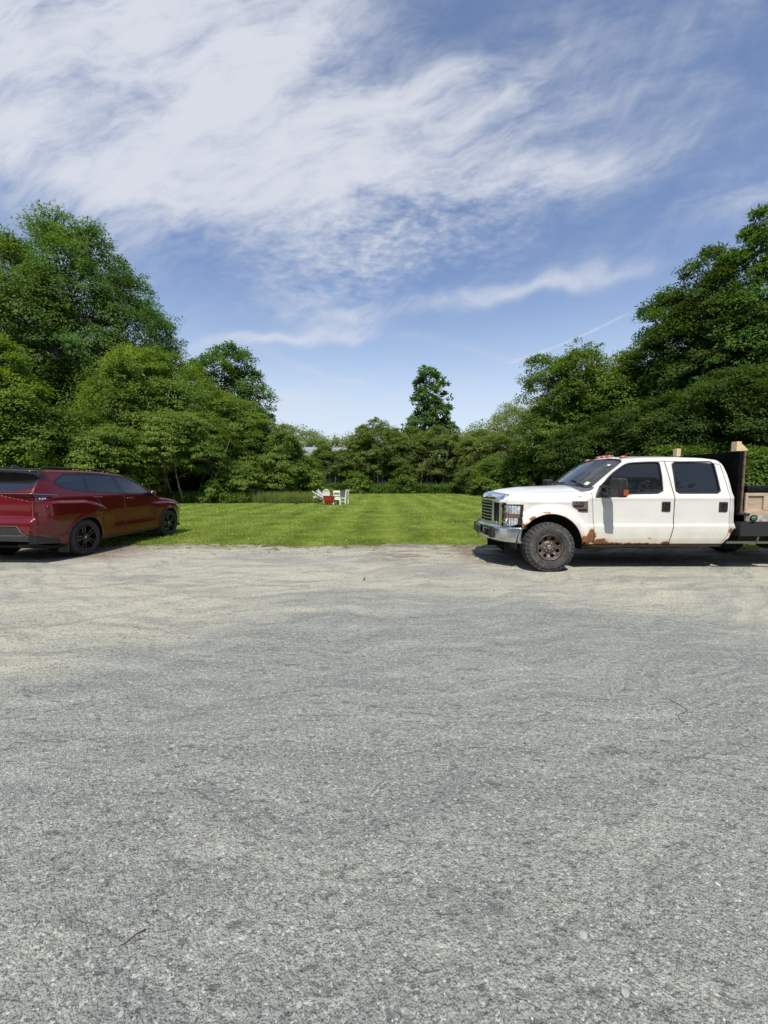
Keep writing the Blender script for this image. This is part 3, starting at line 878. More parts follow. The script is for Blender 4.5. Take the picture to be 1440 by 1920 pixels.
for i, (px, Y, top, r, mt, lab) in enumerate(((905, 50, 806, 3.6, L_hill, 'olive green bushy tree right of the lone tall tree'), (962, 47, 800, 3.4, L_hill, 'olive green bushy tree left of the pale topped maple'),
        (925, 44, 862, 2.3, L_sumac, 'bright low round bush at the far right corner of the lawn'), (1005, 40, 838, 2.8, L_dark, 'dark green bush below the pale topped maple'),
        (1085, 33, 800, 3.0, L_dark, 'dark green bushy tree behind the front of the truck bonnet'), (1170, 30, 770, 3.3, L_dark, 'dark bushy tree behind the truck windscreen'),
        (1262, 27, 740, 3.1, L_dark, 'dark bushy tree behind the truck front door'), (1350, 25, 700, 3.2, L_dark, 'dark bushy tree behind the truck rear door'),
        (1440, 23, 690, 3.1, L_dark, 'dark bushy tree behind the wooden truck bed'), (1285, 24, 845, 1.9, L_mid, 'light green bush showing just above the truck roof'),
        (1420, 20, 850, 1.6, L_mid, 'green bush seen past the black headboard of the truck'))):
    tree(lab, pxX(px, Y), Y, pxH(top, Y), r, P_umb, .1, (mt, B_dark), name='bushy_tree', seed=130 + i, nlobe=26, ncl=1150, per=32, L=.20, Wd=.10, clsize=.58, trunk_r=.15, stems=2, limbs=12)

# ---- back: thicket of small trees along the far edge of the lawn, and the lone tall tree behind
tree('lone tall dark tree with a narrow flat top standing above the thicket', pxX(806, 62), 62, pxH(694, 62), 4.9, [(0, 1.0), (.2, .92), (.36, .76), (.6, .66), (.85, .52), (1, .42)], 8.0, (L_ash, B_dark),
     name='tall_tree', seed=202, nlobe=48, ncl=780, per=20, L=.42, Wd=.26, clsize=.55, trunk_r=.34, limbs=34, gap=.22, lobe=.30, twigs=.25)
thick = ((606, 837, 1.5, 'first small tree of the far thicket, just left of the white chairs'), (640, 846, 2.1, 'small tree of the far thicket directly above the white slatted chair'),
         (682, 800, 2.7, 'small tree of the far thicket just right of the chairs'), (706, 786, 2.9, 'tallest pale topped small tree of the far thicket'), (742, 806, 2.6, 'small tree of the far thicket left of the lone tall tree'),
         (782, 806, 2.7, 'small tree of the far thicket in front of the left side of the tall tree'), (822, 802, 2.8, 'small tree of the far thicket in front of the right side of the tall tree'),
         (862, 812, 2.6, 'small tree of the far thicket just right of the lone tall tree'), (890, 822, 2.4, 'last small tree of the far thicket before the bright round bush'))
for i, (px, top, r, lab) in enumerate(thick):
    Y = 54 + (i % 3) * 1.1
    tree(lab, pxX(px, Y), Y, pxH(top, Y), r, P_umb, 2.4, (L_hill, B_pale), cat='small tree', name='thicket_tree', group='small trees of the far thicket', seed=210 + i, nlobe=24, ncl=620, per=30, L=.26, Wd=.12,
         clsize=.6, trunk_r=.17, stems=3 + i % 2, limbs=16, spread=1.1, squash=.7)
for i, (px, top, lab) in enumerate(((762, 872, 'low bright green bush at the foot of the far thicket'), (880, 868, 'low green bush at the right foot of the far thicket'), (668, 886, 'low dark bush at the foot of the thicket right of the chairs'))):
    tree(lab, pxX(px, 52.6), 52.8, pxH(top, 52.6), 1.9, P_umb, .1, (L_sumac, B_pale), cat='bush', name='low_bush', seed=230 + i, nlobe=14, ncl=260, per=30, L=.24, Wd=.12, clsize=.5, trunk_r=.08, stems=3, limbs=6)

# the wood beyond reads as one mass
rg = np.random.default_rng(77)
parts = []
n = 6500
x = rg.uniform(-42, 44, n); y = rg.uniform(62, 76, n)
top = 9.3 + .9 * np.sin(x * .35) + .8 * np.sin(x * .9 + 1) + .4 * np.sin(x * 2.1)
top = top + np.where((x > 11), (x - 11) * .42, 0) + np.where(x < -16, (-16 - x) * .35, 0)
z = top * rg.uniform(.02, 1, n) ** .8
parts.append(spray_leaves(np.stack([x, y, z], 1), unit(np.stack([rg.normal(0, .3, n), -np.ones(n), rg.uniform(.2, .8, n)], 1)), np.full(n, 1.0), 30, .36, .20, rg))
n = 1500
x = rg.uniform(-14, 20, n); y = rg.uniform(57, 61, n); z = rg.uniform(.2, 3.6, n)
ok = ~((np.abs(x + 9.1) < 4.4) & (y > 56.5)); x = x[ok]; y = y[ok]; z = z[ok]
parts.append(spray_leaves(np.stack([x, y, z], 1), unit(np.stack([rg.normal(0, .3, len(x)), -np.ones(len(x)), rg.uniform(.2, .8, len(x))], 1)), np.full(len(x), .9), 28, .34, .19, rg))
n = 1500
x = rg.uniform(18, 42, n); y = rg.uniform(33, 40, n); z = rg.uniform(.2, 12, n)
parts.append(spray_leaves(np.stack([x, y, z], 1), unit(np.stack([-np.ones(n) * .5, -np.ones(n), rg.uniform(.2, .8, n)], 1)), np.full(n, .95), 30, .32, .18, rg))
n = 1500
x = rg.uniform(-46, -22, n); y = rg.uniform(42, 48, n); z = rg.uniform(.2, 10, n)
parts.append(spray_leaves(np.stack([x, y, z], 1), unit(np.stack([np.ones(n) * .5, -np.ones(n), rg.uniform(.2, .8, n)], 1)), np.full(n, .95), 30, .32, .18, rg))
n = 3400  # unseen tree row behind the camera, added to darken reflections in glass and paint
x = rg.uniform(-45, 45, n); y = rg.uniform(-26, -21, n); z = (15 + 2 * np.sin(x * .3)) * rg.uniform(.02, 1, n)
parts.append(spray_leaves(np.stack([x, y, z], 1), unit(np.stack([rg.normal(0, .3, n), np.ones(n), rg.uniform(.2, .8, n)], 1)), np.full(n, 1.5), 16, .8, .5, rg))
v, f = blend_parts(parts)
tag(mesh_np('distant_and_unseen_wood', v, f, L_hill), 'dense wood closing off the view behind the thicket and the side trees, with an unseen row added behind the camera', 'wood', kind='stuff')

# pale dead stems standing among the far thicket
mb = MB()
for i in range(70):
    x = rg.uniform(-10, 13); y = rg.uniform(52.8, 57); hh = rg.uniform(2.5, 6)
    pts = [(x, y, 0), (x + rg.uniform(-.3, .3), y, hh * .5), (x + rg.uniform(-.9, .9), y, hh)]
    mb.tube(pts, [.05, .035, .012], 4)
    for q in range(3):
        t = rg.uniform(.4, .9); bx = pts[1][0] * (1 - t) + pts[2][0] * t
        mb.tube([(bx, y, hh * (.5 + .5 * t)), (bx + rg.uniform(-.8, .8), y, hh * (.5 + .5 * t) + rg.uniform(.3, 1))], [.02, .006], 4)
tag(mb.build('bare_stems', B_pale, smooth=True), 'thin pale stems standing among the far thicket', 'stems', kind='stuff')

# weeds along the back edge and tall unmown grass on the left
def weeds(name, label, n, xyfun, hlo, hhi, mat, w, leafy=0.5, cat='weeds'):
    xy = xyfun(n)
    a = blades(n, xy, hlo, hhi, w, rg, 0.35)
    m = int(n * leafy * .25)
    c = xyfun(m); z = rg.uniform(.1, 1, m) * (hlo + hhi) / 2
    b = spray_leaves(np.concatenate([c, z[:, None]], 1), unit(rg.normal(0, 1, (m, 3)) + [0, -.5, .6]), np.full(m, .28), 12, w * 2.4, w * 1.5, rg)
    v, f = blend_parts([a, b])
    v[:, 2] = np.maximum(v[:, 2], 0)
    tag(mesh_np(name, v, f, mat), label, cat, kind='stuff')


L_weed = leaf_mat('weed leaves', (0.045, 0.095, 0.016), (0.115, 0.185, 0.030), 0.35, 0.6)
L_tall = leaf_mat('tall grass', (0.085, 0.125, 0.028), (0.21, 0.25, 0.065), 0.35, 0.8)
weeds('tall_weeds', 'band of leafy tall weeds along the far edge of the lawn', 9000, lambda n: np.stack([rg.uniform(-9, 17, n), 51.6 + rg.uniform(0, 2.4, n)], 1), .7, 1.7, L_weed, .085, 1.6)
bx = np.array([-17.5, -14.6, -12.2, -9.6, -7.0, -4.9, -4.3, -5.2, -6.6]); by = np.array([24.5, 27.4, 28.6, 28.3, 27.3, 27.6, 30.5, 38, 50])


def border(n, wd):
    t = rg.uniform(0, len(bx) - 1.001, n); i = t.astype(int); u = t - i
    x = bx[i] * (1 - u) + bx[i + 1] * u; y = by[i] * (1 - u) + by[i + 1] * u
    return np.stack([x - rg.uniform(0, wd, n) * .35, y + rg.uniform(0, wd, n) * np.where(x > -6.5, .3, 1)], 1)


weeds('unmown_grass', 'tall unmown seeding grass along the left edge of the lawn', 15000, lambda n: border(n, 3.0), .35, .95, L_tall, .03, .3, 'grass')
weeds('ground_cover', 'dark leafy ground cover under the sumac stems beyond the red car', 5000, lambda n: np.stack([rg.uniform(-20, -10, n), 28.0 + rg.uniform(-.6, 4, n) + 0], 1), .4, 1.0, L_weed, .06, 2.0, 'ground cover')
weeds('roadside_weeds', 'weeds at the foot of the trees behind the truck', 5200, lambda n: (lambda x: np.stack([x, np.interp(x, [10, 14, 20, 30], [50, 34, 24, 19]) + rg.uniform(0, 3, n)], 1))(rg.uniform(12, 30, n)), .5, 1.2, L_weed, .06, 1.2)
# ================================================================ VEHICLE SHELLS
class Shell:
    """half body surface: side wall up to a rounded edge, then over the top; x along the car, y outward, z up"""
    def __init__(s, prof, zbot, W, rad, crown, step=0.013, ns=84, na=6, ntop=34, plan=None):
        px = np.array([p[0] for p in prof], float); pz = np.array([p[1] for p in prof], float)
        # smooth then resample by arc length
        t = np.concatenate([[0], np.cumsum(np.hypot(np.diff(px), np.diff(pz)))])
        n = max(int(t[-1] / step), 8)
        ts = np.linspace(0, t[-1], n * 3)
        X = np.interp(ts, t, px); Z = np.interp(ts, t, pz)
        kk = 9; ker = np.ones(kk) / kk
        Xp = np.convolve(np.pad(X, kk // 2, 'edge'), ker, 'valid'); Zp = np.convolve(np.pad(Z, kk // 2, 'edge'), ker, 'valid')
        for _ in range(2):
            Xp = np.convolve(np.pad(Xp, kk // 2, 'edge'), ker, 'valid'); Zp = np.convolve(np.pad(Zp, kk // 2, 'edge'), ker, 'valid')
        Xp[0], Zp[0], Xp[-1], Zp[-1] = X[0], Z[0], X[-1], Z[-1]
        X = Xp[::3]; Z = Zp[::3]
        s.X, s.Z = X, Z
        nx = len(X)
        s.W = W; s.zbot = zbot; s.rad = rad; s.crown = crown
        P = np.zeros((nx, ns + na + ntop + 1, 3)); zone = np.zeros((nx, ns + na + ntop + 1), int)
        zb = zbot(X); r = np.minimum(rad(X), np.maximum((Z - zb) * 0.45, 0.004))
        for j in range(ns + 1):
            z = zb + (Z - r - zb) * j / ns
            P[:, j] = np.stack([X, W(X, z), z], 1)
        Wt = W(X, Z - r); r = np.minimum(r, Wt * .5)
        s.Wt = Wt; s.r = r
        for j in range(1, na + 1):
            a = math.pi / 2 * j / na
            cr = crown(X)
            y = Wt - r * (1 - math.cos(a)); zc = Z - r + r * math.sin(a)
            P[:, ns + j] = np.stack([X, y, zc], 1); zone[:, ns + j] = 1
        for j in range(1, ntop + 1):
            y = (Wt - r) * (1 - j / ntop)
            z = Z + crown(X) * (1 - (y / np.maximum(Wt - r, 1e-3)) ** 2)
            P[:, ns + na + j] = np.stack([X, y, z], 1); zone[:, ns + na + j] = 2
        s.P = P; s.zone = zone; s.ns, s.na, s.ntop = ns, na, ntop
    def split(s, classify):
        """classify(x, y, z, zone) on face centres -> array of region names; both sides are returned"""
        P = s.P
        C = (P[:-1, :-1] + P[1:, :-1] + P[1:, 1:] + P[:-1, 1:]) / 4
        zn = np.maximum(s.zone[:-1, :-1], s.zone[:-1, 1:])
        # where the top falls steeply (front, rear) call it an end face
        reg = classify(C[..., 0], C[..., 1], C[..., 2], zn)
        nx, ny = P.shape[:2]
        idx = np.arange(nx * ny).reshape(nx, ny)
        out = {}
        for name in np.unique(reg):
            if name == '': continue
            m = reg == name
            i, j = np.nonzero(m)
            F = np.stack([idx[i, j], idx[i, j + 1], idx[i + 1, j + 1], idx[i + 1, j]], 1)
            out[str(name)] = F
        return out
    def mesh(s, F, side, name, mat, parent, inset=0.0, solid=0.0, x0=0.0):
        """side: -1 near/right, +1, or 0 both joined at the centre line"""
        P = s.P.reshape(-1, 3)
        if inset:
            N = s.normals().reshape(-1, 3); P = P - N * inset
        u, inv = np.unique(F, return_inverse=True); F2 = inv.reshape(F.shape); V0 = P[u]
        if side == 0:
            A = V0 * np.array([1, -1, 1]); B = V0
            V_ = np.concatenate([A, B]); FF = np.concatenate([F2[:, ::-1], F2 + len(V0)])
        elif side < 0:
            V_ = V0 * np.array([1, -1, 1]); FF = F2[:, ::-1]
        else:
            V_ = V0; FF = F2
        o = mesh_np(name, V_, FF, mat, parent, smooth=True)
        if side == 0:
            import bmesh
            bm = bmesh.new(); bm.from_mesh(o.data); bmesh.ops.remove_doubles(bm, verts=bm.verts, dist=0.0008); bm.to_mesh(o.data); bm.free()
        if solid:
            md = o.modifiers.new('solid', 'SOLIDIFY'); md.thickness = solid; md.offset = -1 if True else 1
        return o
    def normals(s):
        P = s.P
        du = np.gradient(P, axis=0); dv = np.gradient(P, axis=1)
        N = np.cross(dv, du)
        N = N / (np.linalg.norm(N, axis=-1, keepdims=True) + 1e-9)
        # outward: away from the axis
        sgn = np.sign(N[..., 1:2] * P[..., 1:2] + N[..., 2:3] * (P[..., 2:3] - 0.9) * 0.6 + 1e-6)
        return N * sgn
    def side_pt(s, x, z, off=0.0):
        return (x, float(s.W(np.array([x]), np.array([z]))[0]) + off, z)
    def line(s, poly, side, r, off, closed=True, n=6, mb=None, sub=0.03):
        """raised bead following a polygon on the side wall"""
        mb = mb or MB(); pts = []
        N = len(poly)
        for i in range(N if closed else N - 1):
            a, b = poly[i], poly[(i + 1) % N]
            k = max(1, int(math.hypot(b[0] - a[0], b[1] - a[1]) / sub))
            for q in range(k):
                t = q / k
                pts.append((a[0] + (b[0] - a[0]) * t, a[1] + (b[1] - a[1]) * t))
        if not closed: pts.append(poly[-1])
        mb.tube([(x, side * (s.side_pt(x, z)[1] + off), z) for x, z in pts], r, n, closed=closed, cap=not closed)
        return mb


def paint(name, col, rust=None, flake=0.0, rough=0.3, dirt=None, coat=1.0):
    m, g = new_mat(name)
    tc = g.n('ShaderNodeTexCoord').outputs['Object']
    c = tuple(col) + (1,)
    nz = g.noise(tc, 3, 5, 0.6)
    rr = g.m('ADD', rough, g.m('MULTIPLY', g.m('SUBTRACT', nz, 0.5), 0.12))
    metal = 0.0
    col_s = g.mix(g.ss(nz, 0.3, 0.75), tuple(x * 0.93 for x in col), col)
    ins = {}
    if dirt:
        sp = g.n('ShaderNodeSeparateXYZ', {0: tc})
        x, y, z = sp.outputs
        # road film gathering low on the panels
        d = g.m('MULTIPLY', g.ss(z, 0.95, 0.48), g.m('ADD', 0.25, g.ss(g.noise(g.vmap(tc, scale=(1, 1, .45)), 5, 6, 0.65), 0.35, 0.75)))
        col_s = g.mix(g.m('MULTIPLY', d, 0.60), col_s, (0.52, 0.48, 0.36))
        d2 = g.ss(g.noise(g.vmap(tc, scale=(9, 9, 1.2)), 2.2, 5, 0.6), 0.60, 0.78)
        col_s = g.mix(g.m('MULTIPLY', d2, 0.16), col_s, (0.42, 0.38, 0.28))
    if rust:
        sp = g.n('ShaderNodeSeparateXYZ', {0: tc}); x, y, z = sp.outputs
        n1 = g.noise(tc, 11, 8, 0.68); n2 = g.noise(tc, 40, 5, 0.7)
        acc = None
        for (cx, cz, hx, hz, amp) in rust:
            a = g.m('DIVIDE', g.m('SUBTRACT', x, cx), hx); b = g.m('DIVIDE', g.m('SUBTRACT', z, cz), hz)
            e = g.m('MULTIPLY', g.m('POWER', 2.718, g.m('MULTIPLY', g.m('ADD', g.m('MULTIPLY', a, a), g.m('MULTIPLY', b, b)), -1.0)), amp)
            acc = e if acc is None else g.m('MAXIMUM', acc, e)
        ring = g.m('SUBTRACT', g.m('POWER', g.m('ADD', g.m('POWER', g.m('SUBTRACT', x, 0.03), 2.0), g.m('POWER', g.m('SUBTRACT', z, 0.44), 2.0)), 0.5), 0.545)
        lip = g.m('MULTIPLY', g.ss(ring, 0.05, 0.0), g.m('MULTIPLY', g.ss(z, .52, .60), 0.30))
        acc = g.m('MAXIMUM', acc, lip)
        f = g.m('ADD', acc, g.m('ADD', g.m('MULTIPLY', g.m('SUBTRACT', n1, 0.5), 1.5), g.m('MULTIPLY', g.m('SUBTRACT', n2, 0.5), 0.35)))
        fr = g.m('MULTIPLY', g.ss(f, 0.52, 0.60), g.ss(acc, 0.05, 0.2))
        stain = g.m('MULTIPLY', g.ss(f, 0.20, 0.55), g.ss(acc, 0.08, 0.3))
        rc = g.mix(g.ss(n2, 0.35, 0.65), (0.09, 0.032, 0.014), (0.27, 0.115, 0.042))
        col_s = g.mix(g.m('MULTIPLY', stain, 0.55), col_s, (0.60, 0.36, 0.16))
        col_s = g.mix(fr, col_s, rc)
        ins['Coat Weight'] = g.m('SUBTRACT', 0.8, fr, clamp=True)
        rr = g.m('ADD', rr, g.m('MULTIPLY', fr, 0.5))
        ins['Normal'] = g.n('ShaderNodeBump', {'Height': g.m('MULTIPLY', fr, n2), 'Strength': 0.6, 'Distance': 0.01}).outputs[0]
    else:
        ins['Coat Weight'] = coat; ins['Specular IOR Level'] = 0.25
    ins.update({'Base Color': col_s, 'Roughness': rr, 'Metallic': flake, 'Coat Roughness': 0.03})
    p = g.n('ShaderNodeBsdfPrincipled', ins)
    g.n('ShaderNodeOutputMaterial', {0: p.outputs[0]})
    return m


M_black = pmat('black plastic', (0.018, 0.018, 0.019), 0.42, var=.3, vscale=20)
M_blackmatt = pmat('black matt', (0.012, 0.012, 0.012), 0.8)
M_rubber = pmat('tyre rubber', (0.030, 0.030, 0.030), 0.78, var=.45, vscale=12, bump=.3, bscale=200)
M_dirtyrubber = pmat('dusty tyre rubber', (0.045, 0.044, 0.042), 0.85, var=.45, vscale=9, bump=.3, bscale=160)
M_chrome = pmat('chrome', (0.78, 0.79, 0.80), 0.10, 1.0, var=.08, vscale=10)
M_chromedull = pmat('dull chrome', (0.58, 0.59, 0.59), 0.22, 1.0, var=.16, vscale=9)
M_gloss = pmat('gloss black', (0.008, 0.008, 0.009), 0.12, coat=.6)
M_seat = pmat('dark seat cloth', (0.035, 0.034, 0.033), 0.9)
M_under = pmat('underbody', (0.014, 0.013, 0.012), 0.9, var=.5)
M_ruststeel = pmat('rusty frame steel', (0.050, 0.028, 0.018), 0.85, var=.5, vscale=14)

# ================================================================ PICKUP TRUCK
truck = empty('pickup_truck', (2.765, 7.42, 0), R(0.6))
tag(truck, 'white crew cab pickup truck with rusty sills, amber roof lamps and a flatbed', 'pickup truck')

T_prof = [(-.745, .98), (-.742, 1.10), (-.72, 1.175), (-.66, 1.215), (-.5, 1.250), (-.2, 1.285), (.15, 1.312), (.45, 1.33), (.62, 1.345), (.74, 1.365), (1.36, 1.872), (1.46, 1.912), (1.7, 1.935),
          (2.2, 1.942), (2.75, 1.925), (2.98, 1.895), (3.04, 1.84), (3.09, 1.68), (3.14, 1.48), (3.175, 1.28), (3.195, 1.1), (3.205, .85), (3.21, .60), (3.212, .47)]
_wz = [(.30, .90), (.43, .935), (.47, .958), (.55, .978), (.66, .987), (.765, .988), (.805, .967), (.9, .963), (1.05, .966), (1.19, .965), (1.235, .972), (1.262, .962), (1.30, .945), (1.40, .918), (1.6, .872), (1.8, .818), (1.95, .775)]


def T_W(x, z):
    w = np.interp(z, [a for a, b in _wz], [b for a, b in _wz])
    # the bonnet flanks stay nearly upright
    hood = np.interp(z, [.3, .8, 1.10, 1.2, 1.28, 1.36], [.955, .965, .955, .945, .905, .87])
    k = sstep((x - 0.50) / 0.25)
    w = hood * (1 - k) + w * k
    d = np.hypot(x - 0.03, (z - 0.44))
    fl = sstep(1 - (d - 0.56) / 0.17) * sstep((z - .40) / .1)
    w = w + 0.058 * fl * np.where(d > .5, 1, 1)
    # fender shoulder crease running back from the lamps
    w = w + 0.012 * np.exp(-((z - 1.17) / 0.03) ** 2) * sstep((x + .5) / .2) * sstep((.68 - x) / .1)
    # front corner
    w = w * np.interp(x, [-.75, -.70, -.62, -.52, -.42, -.25], [.655, .72, .84, .93, .975, 1.0])
    # cab rear corner
    w = w - 0.05 * sstep((x - 3.02) / .19) ** 2
    return w


truck_sh = Shell(T_prof, lambda x: np.where(x < 3.3, .455, .47) + 0 * x, T_W, lambda x: np.interp(x, [-.75, -.6, .6, .8, 1.3, 1.5, 3.0, 3.2], [.05, .07, .075, .035, .035, .085, .09, .03]),
                 lambda x: np.interp(x, [-.75, -.6, -.2, .6, .8, 1.3, 1.6, 3.0, 3.1, 3.21], [.12, .13, .135, .11, .115, .085, .055, .05, .02, 0]))

FWIN = smooth_poly([(.83, 1.285), (.90, 1.45), (1.10, 1.645), (1.30, 1.785), (1.44, 1.835), (1.88, 1.852), (1.945, 1.835), (1.955, 1.6), (1.945, 1.325), (1.36, 1.315), (1.18, 1.268), (.95, 1.258)], 1, .15)
RWIN = smooth_poly([(2.175, 1.325), (2.165, 1.85), (2.82, 1.86), (2.885, 1.815), (2.93, 1.325)], 1, .07)
FDOOR = [(.705, 1.33), (.73, 1.1), (.765, .8), (.775, .5), (.79, .44), (2.05, .44), (2.085, .6), (2.125, .8), (2.125, 1.3), (2.03, 1.91), (1.44, 1.90), (1.36, 1.84), (.76, 1.35)]
RDOOR = [(2.137, 1.3), (2.137, .8), (2.097, .6), (2.07, .44), (2.955, .44), (3.05, .60), (3.085, .8), (3.078, 1.3), (3.02, 1.65), (2.96, 1.91), (2.042, 1.92)]
WSCR = [(.665, -1), (.665, .0), (.69, .45), (.735, .70), (.79, .80), (1.33, .735), (1.365, .66), (1.355, .3), (1.35, -1)]
REARGL = None


def T_cls(x, y, z, zn):
    reg = np.full(x.shape, 'cab', dtype='<U16')
    side = zn < 1
    d = np.hypot(x - 0.03, z - 0.44)
    reg[(x < .70)] = 'fender'
    reg[(x < .60) & (y < .74) & (zn >= 1)] = 'hood'
    cowl = (x >= .60) & (x < .80) & (zn == 2)
    reg[cowl] = 'cowl'
    reg[inpoly(x, z, FDOOR) & side] = 'front_door'
    reg[inpoly(x, z, RDOOR) & side] = 'rear_door'
    reg[inpoly(x, z, FWIN) & side] = 'front_glass'
    reg[inpoly(x, z, RWIN) & side] = 'rear_glass'
    reg[inpoly(x, y, WSCR) & (zn == 2)] = 'windshield'
    reg[(x > 3.06) & (zn == 2) & (z > 1.32) & (z < 1.78) & (y < .62)] = 'back_glass'
    # openings: wheel arch, the front below the bonnet nose, the rising rear lower corner
    reg[(d < .545) & (z < 1.2)] = ''
    reg[(x < -.40) & (z < .735)] = ''
    reg[(x < -.455 + (z - .735) * .12) & (z < 1.125) & side & (x > -.80)] = ''
    reg[(x < -.66) & (z < 1.15)] = ''
    low = z < np.interp(x, [2.955, 3.02, 3.1, 3.16, 3.22], [.40, .50, .58, .68, .74])
    reg[low & (x > 2.95)] = ''
    reg[(x > .55) & (x < .62) & (z < .50)] = ''
    return reg


M_truck = paint('worn white paint', (0.64, 0.63, 0.585), rough=.38, dirt=True, rust=[
    (-.40, .76, .11, .08, .92), (-.28, .90, .07, .06, .80), (-.05, 1.0, .12, .03, .6), (.50, .78, .03, .10, .45), (.62, .52, .12, .13, 1.1), (.74, .60, .08, .15, 1.05), (.88, .50, .16, .08, 1.0), (1.10, .465, .25, .035, .85), (1.55, .465, .35, .028, .80),
    (1.72, .56, .05, .025, .7), (2.02, .475, .12, .04, .85), (2.35, .46, .2, .02, .45), (3.12, .68, .06, .07, 1.0), (3.15, .60, .07, .06, 1.0), (-.44, 1.02, .02, .03, .0)])
M_glass_f = glass_mat('door glass', (0.42, 0.46, 0.44), 0.30)
M_glass_r = glass_mat('privacy glass', (0.16, 0.17, 0.17), 0.22)
M_glass_w = glass_mat('windscreen glass', (0.55, 0.62, 0.62), 0.62, dirt=.10)
parts_ = truck_sh.split(T_cls)
truck_sh.mesh(parts_['cab'], 0, 'cab', M_truck, truck, solid=.02)
for s_ in (-1, 1):
    truck_sh.mesh(parts_['fender'], s_, 'fender', M_truck, truck, solid=.015)
hood = truck_sh.mesh(parts_['hood'], 0, 'hood', M_truck, truck, solid=.015)
truck_sh.mesh(parts_['cowl'], 0, 'cowl_panel', pmat('cowl grey', (0.09, 0.095, 0.105), .7), truck)
wsh = truck_sh.mesh(parts_['windshield'], 0, 'windshield', M_glass_w, truck, inset=.006)
truck_sh.mesh(parts_['back_glass'], 0, 'rear_window', M_glass_r, truck, inset=.004)
M_trim = pmat('window rubber', (0.014, 0.014, 0.015), .5)
doors = []
for s_ in (-1, 1):
    for nm, F, GL, poly, wpoly, gm, hx in (('door', 'front_door', 'front_glass', FDOOR, FWIN, M_glass_f, (1.99, 1.095)), ('door', 'rear_door', 'rear_glass', RDOOR, RWIN, M_glass_r, (2.965, 1.09))):
        d = truck_sh.mesh(parts_[F], s_, nm, M_truck, truck, solid=.02)
        truck_sh.mesh(parts_[GL], s_, 'window', gm, d, inset=.012)
        truck_sh.line(wpoly, s_, .013, .000).build('window_trim', M_trim, d, smooth=True)
        x, z = hx
        hb_ = MB(); yb = truck_sh.side_pt(x, z)[1]
        hb_.box(x - .075, x + .075, s_ * yb - .012, s_ * yb + .012, z - .085, z + .085)
        h_ = hb_.build('handle', M_black, d, bevel=.012)
        hl = MB(); hl.box(x - .02, x + .06, s_ * (yb + .018) - .010, s_ * (yb + .018) + .010, z - .062, z + .062)
        hl.build('handle_grip', M_gloss, d, bevel=.008)
        doors.append(d)
# dark shut lines
def seam(sh, poly, side, parent, name='door_seam', r=.0042, off=-.001):
    sh.line(poly, side, r, off, closed=False).build(name, M_blackmatt, parent)
for s_ in (-1,):
    seam(truck_sh, [(.73, 1.33), (.745, 1.1), (.768, .8), (.778, .47)], s_, truck)
    seam(truck_sh, [(2.035, 1.89), (2.13, 1.3), (2.131, .8), (2.09, .6), (2.062, .465)], s_, truck, r=.006)
    seam(truck_sh, [(2.99, 1.84), (3.05, 1.5), (3.078, 1.3), (3.085, .8), (3.05, .6), (2.96, .465)], s_, truck)
# sill and drip
mb = MB()
for s_ in (-1, 1):
    mb = MB(); mb.box(.62, 3.0, s_ * .90 - .03, s_ * .90 + .03, .405, .47); mb.build('rocker_panel', M_ruststeel, truck, bevel=.01)
# arch lips
for s_ in (-1, 1):
    pts = []
    for i in range(40):
        a = R(-2 + 184 * i / 39); x = .03 + .545 * math.cos(a); z = .44 + .545 * math.sin(a)
        if z < .46 and x > 0: continue
        if x < -.40 and z < .74: continue
        pts.append((x, z))
    mb = truck_sh.line(pts, s_, .012, -.004, closed=False)
    mb.build('arch_lip', M_truck, truck, smooth=True)
    # wheel well
    w = MB(); w.lathe([(.555, 0), (.555, .42)], (.03, -.965 if s_ < 0 else .545, .44), 'Y', 30, R(-8), R(188))
    w.quad((-.6, s_ * .54, .2), (.65, s_ * .54, .2), (.65, s_ * .54, 1.05), (-.6, s_ * .54, 1.05))
    w.build('wheel_well', M_blackmatt, truck)
# underbody and frame
mb = MB()
mb.box(-.60, 4.9, -.47, -.39, .42, .60).box(-.60, 4.9, .39, .47, .42, .60)
mb.box(-.35, 1.0, -.38, .38, .40, .95).box(.75, 3.0, -.86, .86, .47, .52)
mb.box(1.2, 1.6, -.25, .25, .33, .5).box(1.9, 2.6, .2, .7, .34, .5)
mb.tube([(1.4, -.2, .45), (2.6, -.05, .45), (4.4, 0, .42)], .055, 10)
mb.tube([(1.3, -.45, .42), (1.6, -.50, .36), (2.9, -.52, .37), (3.6, -.55, .5)], .045, 8)
mb.build('chassis', M_under, truck)
mb = MB()
mb.tube([(0, -.85, .416), (0, .85, .416)], .05, 10).ball((.03, .22, .41), (.17, .15, .17), 14, 10)
mb.build('axle', M_ruststeel, truck)
mb = MB()
mb.tube([(4.72, -.85, .416), (4.72, .85, .416)], .06, 10).ball((4.72, 0, .42), (.2, .2, .2), 14, 10)
mb.build('axle', M_ruststeel, truck)
for s_ in (-1, 1):
    mb = MB(); mb.bar((-.42, s_ * .52, .43), (.65, s_ * .52, .43), .06, .05).tube([(.1, s_ * .52, .42), (.16, s_ * .52, .85)], .035, 8)
    mb.build('spring', M_ruststeel, truck)
